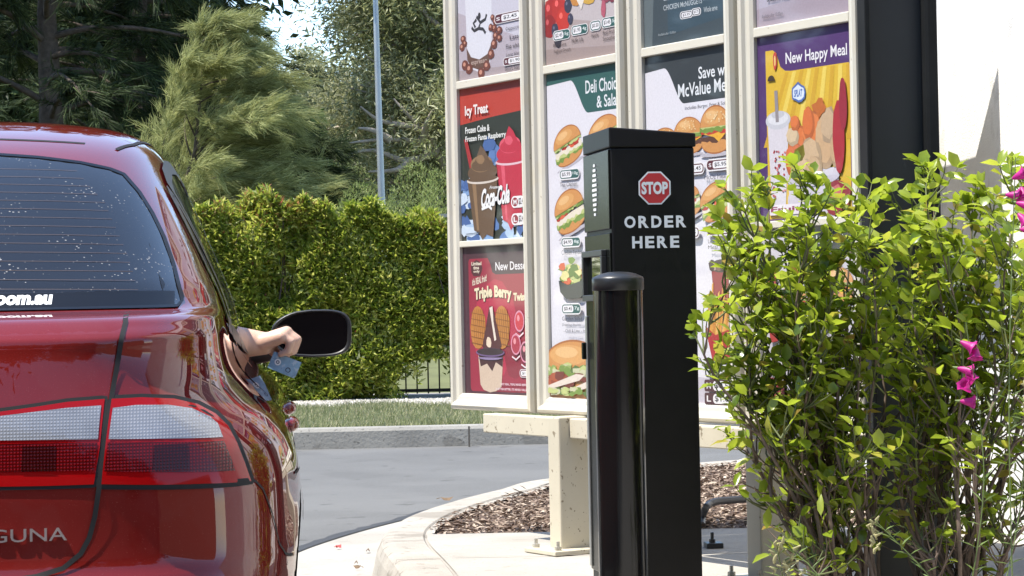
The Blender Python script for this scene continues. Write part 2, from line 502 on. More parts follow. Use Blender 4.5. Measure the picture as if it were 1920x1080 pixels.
class Print:
    """flat artwork in units 0..1 (u right, v down), mapped onto w x h metres, facing local -y; every ink lies a hair above the one before"""
    def __init__(s, w, h): s.w, s.h, s.mb, s.mats, s.n, s.tilt = w, h, MB(), [], 0, None
    def _mi(s, c):
        m = c if isinstance(c, bpy.types.Material) else flat(c)
        if m not in s.mats: s.mats.append(m)
        return s.mats.index(m)
    def put(s, pts, faces, c):
        pts = np.asarray(pts, float)
        if s.tilt:
            cx, cy, a = s.tilt; ca, sa = math.cos(R(a)), math.sin(R(a)); q = (pts - (cx, cy)) * (s.w, s.h)
            pts = np.stack([(q[:, 0] * ca - q[:, 1] * sa) / s.w + cx, (q[:, 0] * sa + q[:, 1] * ca) / s.h + cy], 1)
        pts = np.clip(pts, 0, 1)
        s.n += 1
        y = -.0004 - s.n * .00006
        s.mb.add([((u - .5) * s.w, y, (.5 - v) * s.h) for u, v in pts], faces, s._mi(c))
    def poly(s, pts, c):
        n = len(pts)
        r = delaunay_2d_cdt([Vector(p) for p in pts], [(i, (i + 1) % n) for i in range(n)], [], 1, 1e-6)
        s.put([(v.x, v.y) for v in r[0]], [tuple(reversed(f)) for f in r[2]], c)
    def ell(s, cx, cy, rx, ry, c, a0=0., a1=360., n=28, rot=0.):
        pts = []
        for k in range(n + (0 if a1 - a0 >= 360 else 1)):
            t = R(a0 + (a1 - a0) * k / n); x, y = math.cos(t), math.sin(t)
            ca, sa = math.cos(R(rot)), math.sin(R(rot))
            pts.append((cx + rx * (x * ca - y * sa), cy + ry * (x * sa + y * ca)))
        s.put(pts, [tuple(range(len(pts) - 1, -1, -1))], c)
    def rect(s, x0, y0, x1, y1, c): s.poly([(x0, y0), (x1, y0), (x1, y1), (x0, y1)], c)
    def rrect(s, x0, y0, x1, y1, c, r=.3):
        ry = (y1 - y0) * r; rx = min(ry * s.h / s.w, (x1 - x0) / 2)
        pts = []
        for cx, cy, a in ((x1 - rx, y0 + ry, -90), (x1 - rx, y1 - ry, 0), (x0 + rx, y1 - ry, 90), (x0 + rx, y0 + ry, 180)):
            for k in range(6):
                t = R(a + 18 * k); pts.append((cx + rx * math.cos(t), cy + ry * math.sin(t)))
        s.put(pts, [tuple(range(len(pts) - 1, -1, -1))], c)
    def text(s, st, x0, y0, x1, y1, c, bold=0., shear=0., skew=0., arch=0.):
        v, f = text_tris(st, bold, shear)
        pts = [(x0 + (x1 - x0) * a, y1 - (y1 - y0) * b + skew * a - arch * math.sin(math.pi * a)) for a, b in v]
        s.put(pts, [tuple(q) for q in f], c)
    def line(s, pts, w, c):
        pts = [Vector(p) for p in pts]
        L, Rr = [], []
        for i, p in enumerate(pts):
            t = (pts[min(i + 1, len(pts) - 1)] - pts[max(i - 1, 0)])
            t = Vector((t.x * s.w, t.y * s.h)).normalized()
            L.append((p.x - t.y * w / s.w, p.y + t.x * w / s.h)); Rr.append((p.x + t.y * w / s.w, p.y - t.x * w / s.h))
        n = len(pts)
        s.put(L + Rr, [(i, i + 1, n + i + 1, n + i) for i in range(n - 1)], c)
    def blob(s, cx, cy, rx, ry, c, j=.15, n=18, seed=1, rot=0.):
        q = random.Random(seed); pts = []
        ca, sa = math.cos(R(rot)), math.sin(R(rot))
        for k in range(n):
            t = 2 * math.pi * k / n; m = 1 + q.uniform(-j, j)
            x, y = math.cos(t) * m, math.sin(t) * m
            pts.append((cx + rx * (x * ca - y * sa), cy + ry * (x * sa + y * ca)))
        s.poly(pts, c)
    def pill(s, x0, y0, x1, y1, price, c=(90, 30, 45), side=None, left=None):
        s.rrect(x0 - .008, y0 - .004, x1 + .008, y1 + .004, (240, 238, 240), .45)
        s.rrect(x0, y0, x1, y1, c, .45)
        xa, xb = x0 + .012, x1 - .012
        if left: s.text(left, x0 + .02, y0 + (y1 - y0) * .3, x0 + (x1 - x0) * .2, y1 - (y1 - y0) * .3, (240, 235, 238), .02); xa = x0 + (x1 - x0) * .26
        if side: xb = x0 + (x1 - x0) * .62
        s.rrect(xa, y0 + (y1 - y0) * .12, xb, y1 - (y1 - y0) * .12, (243, 242, 245), .4)
        d = (xb - xa) * .12
        s.text('$' + price if len(price) < 5 else price, xa + d, y0 + (y1 - y0) * .26, xb - d, y1 - (y1 - y0) * .26, (40, 38, 45), .015)
        if side: s.text(side, xb + .015, y0 + (y1 - y0) * .25, x1 - .015, y1 - (y1 - y0) * .3, (225, 238, 236), .015)
    def build(s, name, parent, base): 
        pl = s.mb
        o = pl.build(name, s.mats, parent)
        o.location = base
        return o

BUN, BUN_HI, BUN_LO, LET, LET2, TOM, PATTY, CHZ = (214, 150, 84), (238, 190, 130), (176, 108, 52), (120, 150, 62), (196, 206, 130), (196, 54, 38), (92, 52, 34), (238, 176, 50)
def bun_top(p, cx, cy, rx, ry, rot=0., sesame=True, seed=3):
    p.ell(cx, cy, rx, ry, BUN_LO, 180, 360, rot=rot)
    p.ell(cx, cy, rx * .97, ry * .93, BUN, 180, 360, rot=rot)
    p.ell(cx - rx * .15, cy - ry * .45, rx * .6, ry * .36, (226, 168, 100), rot=rot)
    p.ell(cx - rx * .22, cy - ry * .55, rx * .36, ry * .2, BUN_HI, rot=rot)
    if sesame:
        q = random.Random(seed)
        for _ in range(22):
            a = q.uniform(200, 340); r = q.uniform(.3, .85)
            p.ell(cx + rx * r * math.cos(R(a)), cy + ry * r * math.sin(R(a)), rx * .035, ry * .04, (250, 226, 176), n=6)
def burger(p, cx, cy, rx, ry, kind='beef', seed=3):
    p.tilt = (cx, cy, -16 if kind != 'beef' else 0)
    burger_(p, cx, cy, rx, ry, kind, seed)
    p.tilt = None
def burger_(p, cx, cy, rx, ry, kind, seed):
    """ry is half of the whole height"""
    p.ell(cx, cy + ry * .98, rx * 1.05, ry * .10, (190, 186, 196))
    p.ell(cx, cy + ry * .55, rx * .93, ry * .42, BUN_LO, 0, 180); p.ell(cx, cy + ry * .55, rx * .9, ry * .36, BUN, 0, 180)
    p.rect(cx - rx * .93, cy + ry * .40, cx + rx * .93, cy + ry * .58, BUN)
    q = random.Random(seed)
    def wavy(y, h, c, ov=1.0, k=13):
        pts = [(cx + rx * ov * (-1 + 2 * i / k), y - h * .4) for i in range(k + 1)] + [(cx + rx * ov * (1 - 2 * i / k), y + h * q.uniform(.2, .9)) for i in range(k + 1)]
        p.poly(pts, c)
    if kind == 'beef':
        wavy(cy + ry * .36, ry * .22, PATTY, 1.0)
        p.poly([(cx - rx * .9, cy + ry * .12), (cx + rx * .95, cy + ry * .12), (cx + rx * .5, cy + ry * .3), (cx + rx * .2, cy + ry * .5), (cx - rx * .1, cy + ry * .3)], CHZ)
        wavy(cy + ry * .06, ry * .16, TOM, .94); wavy(cy - ry * .06, ry * .22, LET, 1.02); wavy(cy - ry * .14, ry * .12, LET2, .96)
    else:
        wavy(cy + ry * .42, ry * .3, LET, 1.0); wavy(cy + ry * .34, ry * .2, LET2, .95)
        wavy(cy + ry * .18, ry * .26, (236, 226, 206), .95)
        for _ in range(9): p.blob(cx + rx * q.uniform(-.8, .8), cy + ry * q.uniform(-.12, .12), rx * .2, ry * .11, (190, 50, 36) if q.random() < .7 else (226, 96, 58), .25, 9, q.random())
        wavy(cy - ry * .12, ry * .2, LET2 if kind == 'a' else LET, .98)
        for _ in range(12): p.blob(cx + rx * q.uniform(-.9, .9), cy - ry * .08 + ry * q.uniform(-.08, .1), rx * .12, ry * .05, q.choice([LET, LET2, (90, 120, 46)]), .3, 7, q.random())
    bun_top(p, cx, cy - ry * .12, rx, ry * .84, 0, kind == 'beef', seed)

LAV = (230, 228, 236)
def header(p, c, lines, y0, y1, x=.46):
    """coloured header with a swooping tab on the right"""
    pts = [(0, 0), (1, 0), (1, y1), (x + .12, y1)]
    pts += [(x + .12 - .24 * t, y1 - (y1 - y0) * (3 * t * t - 2 * t ** 3)) for t in [k / 12 for k in range(1, 13)]] + [(0, y0 + .006)]
    p.poly(pts, c)
    for s, a, b, c0, d in lines: p.text(s, a, b, c0, d, (236, 240, 244), .012)

W_, OPEN = .578, .455
ROWS = [(1.83, 2.40), (1.235, 1.80), (.66, 1.212)]

def art_coffee(w, h):
    p = Print(w, h); p.rect(0, 0, 1, 1, (206, 203, 216)); p.poly([(0, .55), (1, .8), (1, 1), (0, 1)], (186, 176, 186)); p.poly([(0, .93), (1, .96), (1, 1), (0, 1)], (170, 156, 160))
    p.poly([(.10, .0), (.56, .0), (.53, .86), (.48, .93), (.34, .965), (.2, .93), (.14, .86)], (224, 224, 233))
    p.poly([(.13, .79), (.2, .855), (.33, .88), (.46, .855), (.54, .78), (.53, .86), (.46, .93), (.34, .95), (.2, .92), (.14, .87)], (104, 74, 62))
    p.text('espresso', .2, .885, .45, .915, (196, 172, 160), .01)
    for pts in ([(.30, .60), (.36, .645), (.33, .68)], [(.36, .645), (.44, .63), (.46, .60)], [(.33, .68), (.40, .69), (.44, .72)], [(.33, .68), (.26, .69), (.22, .665)], [(.30, .62), (.25, .64), (.28, .67)]): p.line(pts, .006, (48, 46, 52))
    p.ell(.345, .60, .022, .022, (48, 46, 52), n=12)
    q = random.Random(5)
    for x, y, s in ((.08, .73, 1), (.06, .78, 1), (.11, .76, .8), (.10, .90, 1.25), (.17, .93, 1.3), (.36, .97, 1.4), (.45, .93, 1.3), (.52, .86, 1.2), (.57, .80, 1.2), (.60, .75, 1), (.58, .70, 1), (.66, .72, 1), (.66, .77, .9), (.60, .66, .9), (.56, .63, .8), (.53, .69, .9)):
        p.blob(x, y, .042 * s, .026 * s, (112, 58, 46), .1, 12, q.random(), q.uniform(0, 180)); p.ell(x - .008, y - .006, .018 * s, .011 * s, (206, 146, 124), n=10)
    for y, t in ((.71, 'Cappuccino'), (.765, 'Latte'), (.82, 'Flat white'), (.875, 'Long black')): p.text(t, .76 + (.06 if len(t) < 8 else 0), y, .99, y + .028, (64, 60, 72))
    p.pill(.6, .62, .98, .675, '2.45', left='S'); p.pill(.72, .905, 1.0, .95, '1.90', left='S'); p.text('Short black', .74, .962, .99, .985, (64, 60, 72))
    p.text('Coffee', .1, .08, .9, .2, (90, 60, 50)); return p
def art_icy(w, h):
    p = Print(w, h); p.rect(0, 0, 1, 1, (36, 44, 34)); p.poly([(0, 0), (1, 0), (1, .195), (.5, .21), (0, .235)], (190, 58, 42)); p.poly([(.2, .02), (1, 0), (1, .05), (.6, .06)], (160, 52, 44))
    q = random.Random(9)
    for _ in range(60):
        x, y = q.choice([(q.uniform(.0, .26), q.uniform(.62, 1)), (q.uniform(0, 1), q.uniform(.88, 1)), (q.uniform(.44, .7), q.uniform(.38, .52)), (q.uniform(.7, 1), q.uniform(.8, 1))])
        p.blob(x, y, q.uniform(.05, .11), q.uniform(.02, .05), q.choice([(92, 128, 186), (128, 164, 212), (176, 202, 232), (210, 226, 244), (70, 104, 164)]), .35, 8, q.random())
    p.poly([(.07, .335), (.12, .33), (.27, .62), (.2, .63)], (172, 40, 46))
    def cup(x0, x1, top, bot, c, hi, rim):
        m = (x0 + x1) / 2; d = (x1 - x0) / 2
        p.poly([(x0, top), (x1, top - .02), (m + d * .62, bot), (m + d * .2, bot - .02), (m - .02, bot + .02), (m - d * .3, bot - .03), (m - d * .62, bot - .05)], c)
        p.poly([(x0 + d * .3, top), (x0 + d * .55, top), (m - d * .3, bot - .05), (m - d * .42, bot - .05)], hi)
        p.ell(m, top - .01, d * 1.05, .026, rim); p.ell(m, top - .018, d * .98, .02, c)
        p.ell(m, top - .06, d * .98, .06, c); p.ell(m - d * .05, top - .115, d * .72, .055, hi); p.ell(m, top - .105, d * .72, .04, c)
        p.poly([(m - d * .5, top - .13), (m - .02, top - .235), (m + d * .2, top - .2), (m + d * .55, top - .12)], c); p.blob(m - d * .1, top - .14, d * .3, .03, hi, .2, 10, 4)
    cup(.58, 1.03, .52, .93, (196, 38, 66), (226, 86, 108), (232, 196, 206)); cup(.12, .60, .62, .985, (104, 78, 54), (150, 118, 84), (220, 208, 196))
    p.text('Icy Treat', .10, .115, .47, .20, (245, 240, 236), .03)
    p.text('Frozen Coke &', .10, .255, .49, .298, (238, 240, 236), .025); p.text('Frozen Fanta Raspberry', .10, .315, .74, .362, (238, 240, 236), .025)
    p.text('Frozen', .47, .655, .62, .675, (240, 240, 240), .02, .3); p.text('Coca-Cola', .345, .675, .79, .80, (30, 20, 20), .05, .35, -.02); p.text('Coca-Cola', .335, .67, .78, .795, (246, 246, 246), .04, .35, -.02); p.line([(.34, .80), (.45, .785), (.5, .805)], .005, (246, 246, 246))
    for y, t in ((.735, 'M'), (.845, 'L')): p.rrect(.80, y, 1.0, y + .075, (244, 240, 242), .5); p.ell(.86, y + .0375, .045, .028, (150, 34, 50)); p.text(t, .835, y + .022, .885, y + .054, (244, 240, 242), .03); p.text("$2.45", .915, y + .014, 1.0, y + .06, (44, 40, 46), .02)
    p.line([(.08, .955), (.3, .95)], .0012, (60, 80, 110)); return p
def art_dessert(w, h):
    p = Print(w, h); p.rect(0, 0, 1, 1, (70, 26, 44)); p.rrect(.09, .08, 1.2, .965, (158, 24, 58), .03); p.blob(.5, .55, .36, .3, (186, 32, 70), .1, 20, 2); p.blob(.8, .75, .2, .12, (140, 22, 50), .2, 12, 3)
    p.poly([(.36, 0), (1, 0), (1, .19), (.52, .19), (.47, .175), (.44, .12), (.40, .08)], (64, 34, 54)); p.text('New Dessert', .52, .11, 1.06, .165, (240, 236, 240), .012)
    p.blob(.22, .145, .10, .058, (80, 22, 36), .12, 12, 7); p.text('Limited', .14, .10, .30, .125, (235, 222, 200), .03); p.text('time', .17, .13, .26, .152, (235, 222, 200), .03); p.text('only', .17, .156, .27, .178, (235, 222, 200), .03)
    p.text("it's REAL fruit!", .15, .215, .38, .262, (235, 222, 200), .03, 0, -.03)
    p.text('Triple Berry', .19, .285, .77, .385, (60, 10, 24), .07, 0, 0, .018); p.text('Triple Berry', .18, .28, .76, .38, (240, 226, 190), .05, 0, 0, .018); p.text('Twist', .79, .315, .98, .368, (240, 226, 190), .05)
    p.poly([(.22, .70), (.62, .70), (.58, .93), (.5, .96), (.4, .97), (.3, .955), (.25, .92)], (214, 190, 168)); p.poly([(.22, .70), (.62, .70), (.6, .80), (.5, .77), (.44, .83), (.36, .78), (.26, .8)], (70, 22, 28))
    for x in (.2, .58): 
        p.blob(x + .03, .54, .12, .15, (196, 128, 52), .06, 16, 4)
        for k in range(6): p.line([(x - .05 + k * .032, .42), (x - .02 + k * .032, .66)], .0014, (140, 82, 26)); p.line([(x - .08, .44 + k * .04), (x + .14, .46 + k * .04)], .0014, (140, 82, 26))
    p.poly([(.3, .66), (.42, .40), (.47, .40), (.60, .66), (.52, .73), (.33, .73)], (84, 30, 34)); p.poly([(.42, .41), (.47, .40), (.48, .5), (.52, .62), (.49, .63), (.45, .5)], (236, 222, 206)); p.blob(.4, .64, .035, .04, (236, 214, 190), .2, 9, 2)
    p.ell(.42, .705, .225, .03, (112, 84, 130)); p.ell(.42, .70, .21, .024, (52, 26, 34)); p.ell(.42, .735, .2, .02, (150, 130, 170), 10, 170)
    for x, y, c in ((.88, .50, (206, 54, 70)), (.82, .65, (176, 34, 66)), (.96, .70, (90, 24, 44))): p.ell(x, y, .075, .07, (224, 146, 170)); p.ell(x, y, .062, .058, c); p.ell(x - .015, y - .02, .02, .02, (236, 150, 160)); p.line([(x - .06, y + .08), (x, y + .1), (x + .06, y + .075)], .003, (240, 226, 230))
    p.pill(.88, .815, 1.06, .86, '1.25', (120, 30, 50)); p.text('NOT REAL, TRIPLE MIXED BERRIES', .58, .905, 1.0, .922, (232, 214, 222), .02); p.text('A BITTER BITTER, ITS MIXED VALUES', .5, .938, 1.0, .955, (232, 214, 222), .02); return p
GRN = (40, 92, 88)
def art_breakfast(w, h):
    p = Print(w, h); p.rect(0, 0, 1, 1, (198, 188, 190)); p.poly([(0, .7), (1, .82), (1, 1), (0, 1)], (178, 162, 160)); p.poly([(0, .9), (1, .95), (1, 1), (0, 1)], (164, 146, 142))
    p.poly([(-.02, .1), (.34, .1), (.26, .62), (.2, .66), (.14, .6), (.1, .66), (0, .62)], (232, 222, 206))
    q = random.Random(2)
    for x, y, r, c in ((.08, .68, .11, (176, 38, 38)), (.2, .66, .1, (190, 46, 42)), (.06, .76, .09, (150, 28, 32)), (.26, .74, .1, (204, 52, 40)), (.33, .66, .055, (52, 54, 78)), (.14, .79, .05, (56, 58, 80)), (.18, .86, .05, (50, 46, 60)), (.36, .74, .04, (60, 60, 84))): p.blob(x, y, r, r * .85, c, .1, 14, q.random()); p.ell(x - r * .3, y - r * .3, r * .25, r * .2, tuple(min(255, k + 60) for k in c), n=10)
    p.blob(.46, .6, .12, .07, (206, 140, 66), .15, 12, 3); p.blob(.62, .61, .13, .075, (212, 168, 70), .15, 12, 4); p.poly([(.44, .62), (.56, .64), (.52, .70)], (236, 228, 216))
    p.blob(.86, .62, .09, .06, (150, 64, 84), .2, 12, 5); p.blob(.93, .64, .07, .06, (130, 50, 70), .2, 12, 6); p.blob(.82, .72, .035, .06, (186, 90, 110), .2, 10, 7)
    for i, (x0, x1, y, t, sd) in enumerate(((.12, .35, .80, '2.45', '5g'), (.38, .60, .79, '1.95', '4g'), (.64, .78, .785, '0.50', None), (.80, 1.0, .78, '3.45', '5g'))): p.pill(x0, y, x1, y + .055, t, GRN, sd)
    for x0, x1, y, t in ((.12, .30, .875, 'Berrynice'), (.12, .36, .912, 'Yoghurt Crunch'), (.38, .54, .865, 'Muffin Life'), (.65, .75, .858, 'Apple'), (.81, .97, .852, 'Real Fruit'), (.81, .97, .888, 'Smoothie')): p.text(t, x0, y, x1, y + .024, (70, 58, 64))
    return p
def art_deli(w, h):
    p = Print(w, h); p.rect(0, 0, 1, 1, LAV); p.poly([(0, .9), (1, .93), (1, 1), (0, 1)], (196, 190, 204)); header(p, GRN, [('Deli Choices', .55, .038, 1.05, .078), ('& Salads', .70, .088, 1.06, .125)], .03, .135, .46)
    burger(p, .29, .225, .20, .062, 'a', 3); burger(p, .80, .21, .22, .062, 'a', 8); p.pill(.18, .30, .45, .326, '5.95', GRN, '10g'); p.text('Thai Chicken', .18, .336, .42, .350, (64, 62, 74))
    burger(p, .31, .425, .21, .068, 'b', 5); burger(p, .82, .42, .2, .062, 'b', 9); p.pill(.2, .507, .46, .532, '4.95', GRN, '8g'); p.text('Chicken Tandoori', .2, .543, .52, .557, (64, 62, 74)); p.pill(.7, .507, .96, .532, '5.95', GRN, '9g')
    p.poly([(.16, .635), (.56, .628), (.55, .665), (.46, .69), (.26, .692), (.18, .67)], (44, 56, 60))
    q = random.Random(4)
    for _ in range(46): p.blob(.36 + q.gauss(0, .09), .613 + q.gauss(0, .014), .05, .010, q.choice([LET, LET2, (214, 92, 48), (230, 222, 150), (96, 128, 52)]), .4, 7, q.random(), q.uniform(0, 90))
    p.poly([(.16, .635), (.3, .65), (.56, .632), (.55, .665), (.46, .69), (.26, .692), (.18, .67)], (40, 52, 58)); p.pill(.2, .708, .46, .735, '0.45', GRN, '7g')
    p.text('Garden Salad', .2, .745, .48, .757, (64, 62, 74)); p.text('Dressing choices', .2, .766, .46, .776, (64, 62, 74)); p.text('- Chilli & Lime  - Italian', .22, .783, .58, .793, (64, 62, 74))
    # large chicken burger cut open
    bun_top(p, .35, .90, .44, .085, 0, False); p.rect(-.1, .896, .8, .91, BUN); p.ell(.35, .972, .42, .03, BUN_LO); p.ell(.35, .966, .42, .026, BUN)
    for _ in range(60): p.blob(.34 + q.uniform(-.4, .42), .905 + q.uniform(-.006, .02), .06, .012, q.choice([LET, LET2, (150, 172, 92), (90, 118, 50), (206, 206, 168)]), .35, 8, q.random())
    for _ in range(16): p.blob(.34 + q.uniform(-.3, .35), .928 + q.uniform(-.006, .02), .08, .014, q.choice([(150, 62, 34), (176, 84, 46), (120, 44, 28)]), .3, 9, q.random(), -12)
    p.poly([(-.02, .955), (.4, .918), (.52, .921), (.44, .938), (.0, .968)], (232, 218, 204)); p.poly([(.28, .968), (.6, .935), (.72, .94), (.68, .95), (.34, .975)], (232, 218, 204))
    for _ in range(30): p.blob(.36 + q.uniform(-.36, .36), .970 + q.uniform(-.006, .008), .05, .008, q.choice([LET, LET2, (206, 206, 168), (90, 118, 50)]), .35, 8, q.random())
    return p
SLATE = (44, 52, 58)
def art_nuggets(w, h):
    p = Print(w, h); p.rect(0, 0, 1, 1, (58, 72, 80)); p.poly([(0, 0), (.2, 0), (.1, 1), (0, 1)], (96, 108, 112)); p.poly([(.3, .75), (1, .68), (1, .9), (.3, .95)], (50, 74, 88))
    for x0, x1, y, t in ((.25, .8, .3, 'SNACKS & SIDES'), (.25, .52, .62, 'Bacon'), (.25, .45, .72, 'CHICKEN'), (.25, .72, .775, 'CHICKEN McNUGGETS'), (.74, .88, .70, 'Grilled'), (.74, .92, .77, 'McWings'), (.74, .9, .83, 'Whole serve')): p.text(t, x0, y, x1, y + .03, (190, 198, 202), .01)
    p.pill(.46, .835, .60, .87, '3.95', SLATE); p.pill(.6, .83, .70, .865, '5.75', SLATE); p.pill(.9, .70, 1.0, .76, '6', SLATE); p.text('Available after 10:30am', .18, .93, .4, .945, (170, 180, 184)); return p
def art_value(w, h):
    p = Print(w, h); p.rect(0, 0, 1, 1, LAV); p.poly([(0, .9), (1, .93), (1, 1), (0, 1)], (200, 194, 206)); header(p, SLATE, [('Save with', .66, .052, 1.08, .086), ('McValue Meals', .41, .092, 1.10, .130)], .04, .148, .36)
    p.text('Includes Burger, Fries & Soft Drink', .49, .157, 1.1, .170, (64, 62, 74))
    burger(p, .23, .252, .16, .045, 'beef', 2); burger(p, .53, .24, .175, .055, 'beef', 3); burger(p, .86, .232, .18, .07, 'beef', 4)
    p.pill(.14, .322, .40, .348, '4.95', (90, 30, 45), left='S'); p.pill(.46, .322, .72, .348, '5.45', (90, 30, 45), left='S'); p.pill(.76, .317, 1.02, .343, '5.95', (90, 30, 45), left='S'); p.text('McOz Meal', .73, .356, .98, .369, (64, 62, 74))
    burger(p, .5, .43, .18, .05, 'a', 6); burger(p, .87, .43, .19, .055, 'b', 7); p.pill(.4, .5, .66, .526, '5.25', (90, 30, 45), left='S'); p.pill(.76, .497, 1.02, .523, '5.95', (90, 30, 45), left='S'); p.text('Lean Beef', .77, .535, .97, .546, (64, 62, 74)); p.text('Meal', .77, .552, .88, .562, (64, 62, 74))
    # cup and fries
    p.poly([(.80, .61), (1.0, .60), (1.0, .74), (.84, .75)], (150, 32, 48)); p.ell(.92, .61, .13, .018, (70, 50, 50)); q = random.Random(6)
    for _ in range(14): p.blob(.9 + q.uniform(-.1, .1), .61 + q.uniform(-.01, .008), .03, .01, q.choice([(120, 90, 80), (176, 150, 140), (60, 40, 40)]), .3, 7, q.random())
    for k in range(15):
        x = .76 + .024 * k; y = .69 + .02 * math.sin(k * 2.3) + .012 * math.cos(k * 5); p.poly([(x, y), (x + .02, y - .006), (.86 + (k - 7) * .016 + .02, .82), (.86 + (k - 7) * .016, .82)], q.choice([(226, 160, 64), (236, 180, 88), (206, 136, 46)]))
    p.poly([(.72, .775), (.84, .80), (1.0, .785), (1.0, .875), (.80, .872)], (178, 34, 38))
    for x in (.86, .91): p.ell(x, .85, .026, .034, (236, 186, 50), 180, 360, 14); p.ell(x, .85, .014, .024, (178, 34, 38), 180, 360, 14)
    p.rrect(.71, .878, 1.06, .918, (40, 42, 48), .3); p.rrect(.725, .882, 1.05, .914, (236, 236, 240), .3); p.text('Upgrade your', .75, .886, 1.03, .899, (44, 44, 50), .01); p.text('McValue Meal', .75, .9, 1.03, .911, (44, 44, 50), .01)
    for y, l, t in ((.924, 'M', '$0.50'), (.96, 'L', '$1.00')): p.rrect(.70, y, 1.1, y + .033, (70, 28, 38), .2); p.text(l, .725, y + .008, .775, y + .025, (240, 236, 238), .02); p.rrect(.80, y + .003, 1.08, y + .030, (240, 239, 243), .45); p.text(t, .82, y + .007, 1.03, y + .026, (46, 44, 50), .015)
    return p
def art_bacon(w, h):
    p = Print(w, h); p.rect(0, 0, 1, 1, (178, 168, 182)); p.poly([(0, .9), (1, .85), (1, 1), (0, 1)], (168, 154, 166)); burger(p, .3, .35, .2, .2, 'beef', 3); burger(p, .75, .33, .2, .2, 'beef', 5)
    p.text('Double Beef', .13, .76, .36, .80, (50, 46, 56), .005); p.text('& Bacon Meal', .13, .83, .36, .87, (50, 46, 56), .005); p.text('Pounder Meal', .5, .77, .76, .81, (50, 46, 56), .005); p.text('Available after 10:30am', .07, .935, .30, .955, (90, 84, 96)); p.rrect(.80, .77, 1.02, .83, (52, 36, 48), .4); return p
def art_happy(w, h):
    PUR = (78, 42, 108)
    p = Print(w, h); p.rect(0, 0, 1, 1, PUR)
    p.poly([(.09, .08), (.17, .08), (.21, .10), (.25, .175), (.30, .20), (.36, .205), (.965, .205), (.965, .99), (.09, .99)], (226, 186, 52))
    for k in range(9): p.poly([(.3 + k * .08, .21), (.34 + k * .08, .21), (.1 + k * .11, .6), (.05 + k * .11, .6)], (240, 212, 96) if k % 2 else (214, 168, 40))
    p.text('New Happy Meal', .31, .105, .95, .185, (242, 240, 244), .015)
    # yoghurt drink
    p.poly([(.10, .47), (.33, .47), (.28, .93), (.22, .97), (.16, .96), (.13, .92)], (222, 216, 224)); p.ell(.215, .46, .135, .05, (206, 206, 214)); p.ell(.215, .45, .11, .035, (226, 226, 232)); p.ell(.215, .43, .07, .02, (200, 200, 208)); p.poly([(.18, .3), (.215, .3), (.225, .47), (.19, .47)], (150, 142, 146))
    q = random.Random(8)
    for _ in range(34): p.ell(.215 + q.uniform(-.08, .07), .62 + q.uniform(0, .26), .010, .006, q.choice([(196, 56, 66), (150, 50, 60), (216, 116, 120)]), n=8)
    p.blob(.2, .14, .022, .05, (202, 66, 56), .1, 12, 3); p.ell(.2, .14, .009, .028, (240, 200, 120)); p.ell(.155, .245, .04, .03, (60, 44, 30), 180, 360)
    p.blob(.445, .33, .07, .055, (74, 108, 180), .2, 12, 6); p.blob(.445, .33, .058, .042, (222, 232, 246), .2, 12, 6); p.text('SPLAT', .40, .31, .49, .35, (74, 108, 180), .04, .2)
    # tub of snacks
    p.ell(.58, .90, .27, .11, (206, 200, 214)); p.poly([(.30, .74), (.86, .74), (.80, 1), (.36, 1)], (216, 210, 222))
    for x, y, rx, ry, c, sd in ((.46, .62, .13, .12, (226, 122, 62), 2), (.60, .56, .12, .12, (232, 132, 70), 3), (.40, .68, .1, .1, (220, 110, 52), 4), (.72, .60, .1, .14, (214, 176, 134), 5), (.55, .5, .06, .09, (222, 116, 56), 6), (.38, .56, .07, .05, (222, 196, 160), 7), (.76, .52, .08, .1, (206, 176, 142), 8), (.41, .49, .05, .04, (226, 122, 62), 9), (.83, .66, .06, .09, (206, 170, 130), 12), (.56, .68, .12, .1, (216, 184, 146), 10), (.48, .74, .12, .06, (222, 192, 154), 11), (.6, .74, .09, .07, (210, 176, 136), 13)): p.blob(x, y, rx, ry, tuple(int(k * .86) for k in c), .1, 16, sd); p.blob(x - .012, y - .012, rx * .86, ry * .84, c, .12, 14, sd)
    p.ell(.59, .78, .27, .05, (206, 200, 214), 0, 180)
    # ketchup swoop and a dark garnish
    p.blob(.86, .58, .06, .19, (176, 34, 50), .05, 18, 5, 18); p.blob(.91, .42, .04, .14, (156, 30, 52), .05, 18, 6, 12); p.blob(.84, .9, .13, .1, (150, 40, 54), .12, 16, 4); p.blob(.82, .88, .07, .05, (206, 110, 112), .3, 10, 8)
    p.blob(.67, .42, .07, .05, (196, 106, 40), .3, 11, 9); p.rrect(.11, .915, .55, .97, (240, 232, 240), .3); p.text('Fruity', .13, .925, .53, .962, (150, 40, 90), .03); return p
def art_family(w, h):
    p = Print(w, h); p.rect(0, 0, 1, 1, (204, 200, 212)); header(p, SLATE, [('Happy Meal', .55, .05, .97, .11)], .05, .16, .40); burger(p, .34, .40, .14, .09, 'beef', 2); burger(p, .82, .32, .15, .1, 'beef', 3); burger(p, .62, .36, .13, .09, 'beef', 9)
    p.poly([(.07, .22), (.17, .2), (.17, .33), (.09, .34)], (178, 34, 38)); p.poly([(.07, .46), (.16, .45), (.18, .62), (.10, .63)], (178, 34, 38)); p.blob(.12, .9, .13, .08, (150, 40, 50), .1, 14, 4); p.blob(.3, .68, .1, .08, (214, 168, 96), .2, 12, 5)
    p.pill(.62, .5, .84, .55, '3.95', (90, 30, 45)); p.pill(.5, .82, .72, .87, '4.95', (90, 30, 45)); p.text('Choose a meal', .5, .57, .86, .60, (60, 58, 70)); p.text('Add a toy', .5, .89, .8, .92, (60, 58, 70)); return p

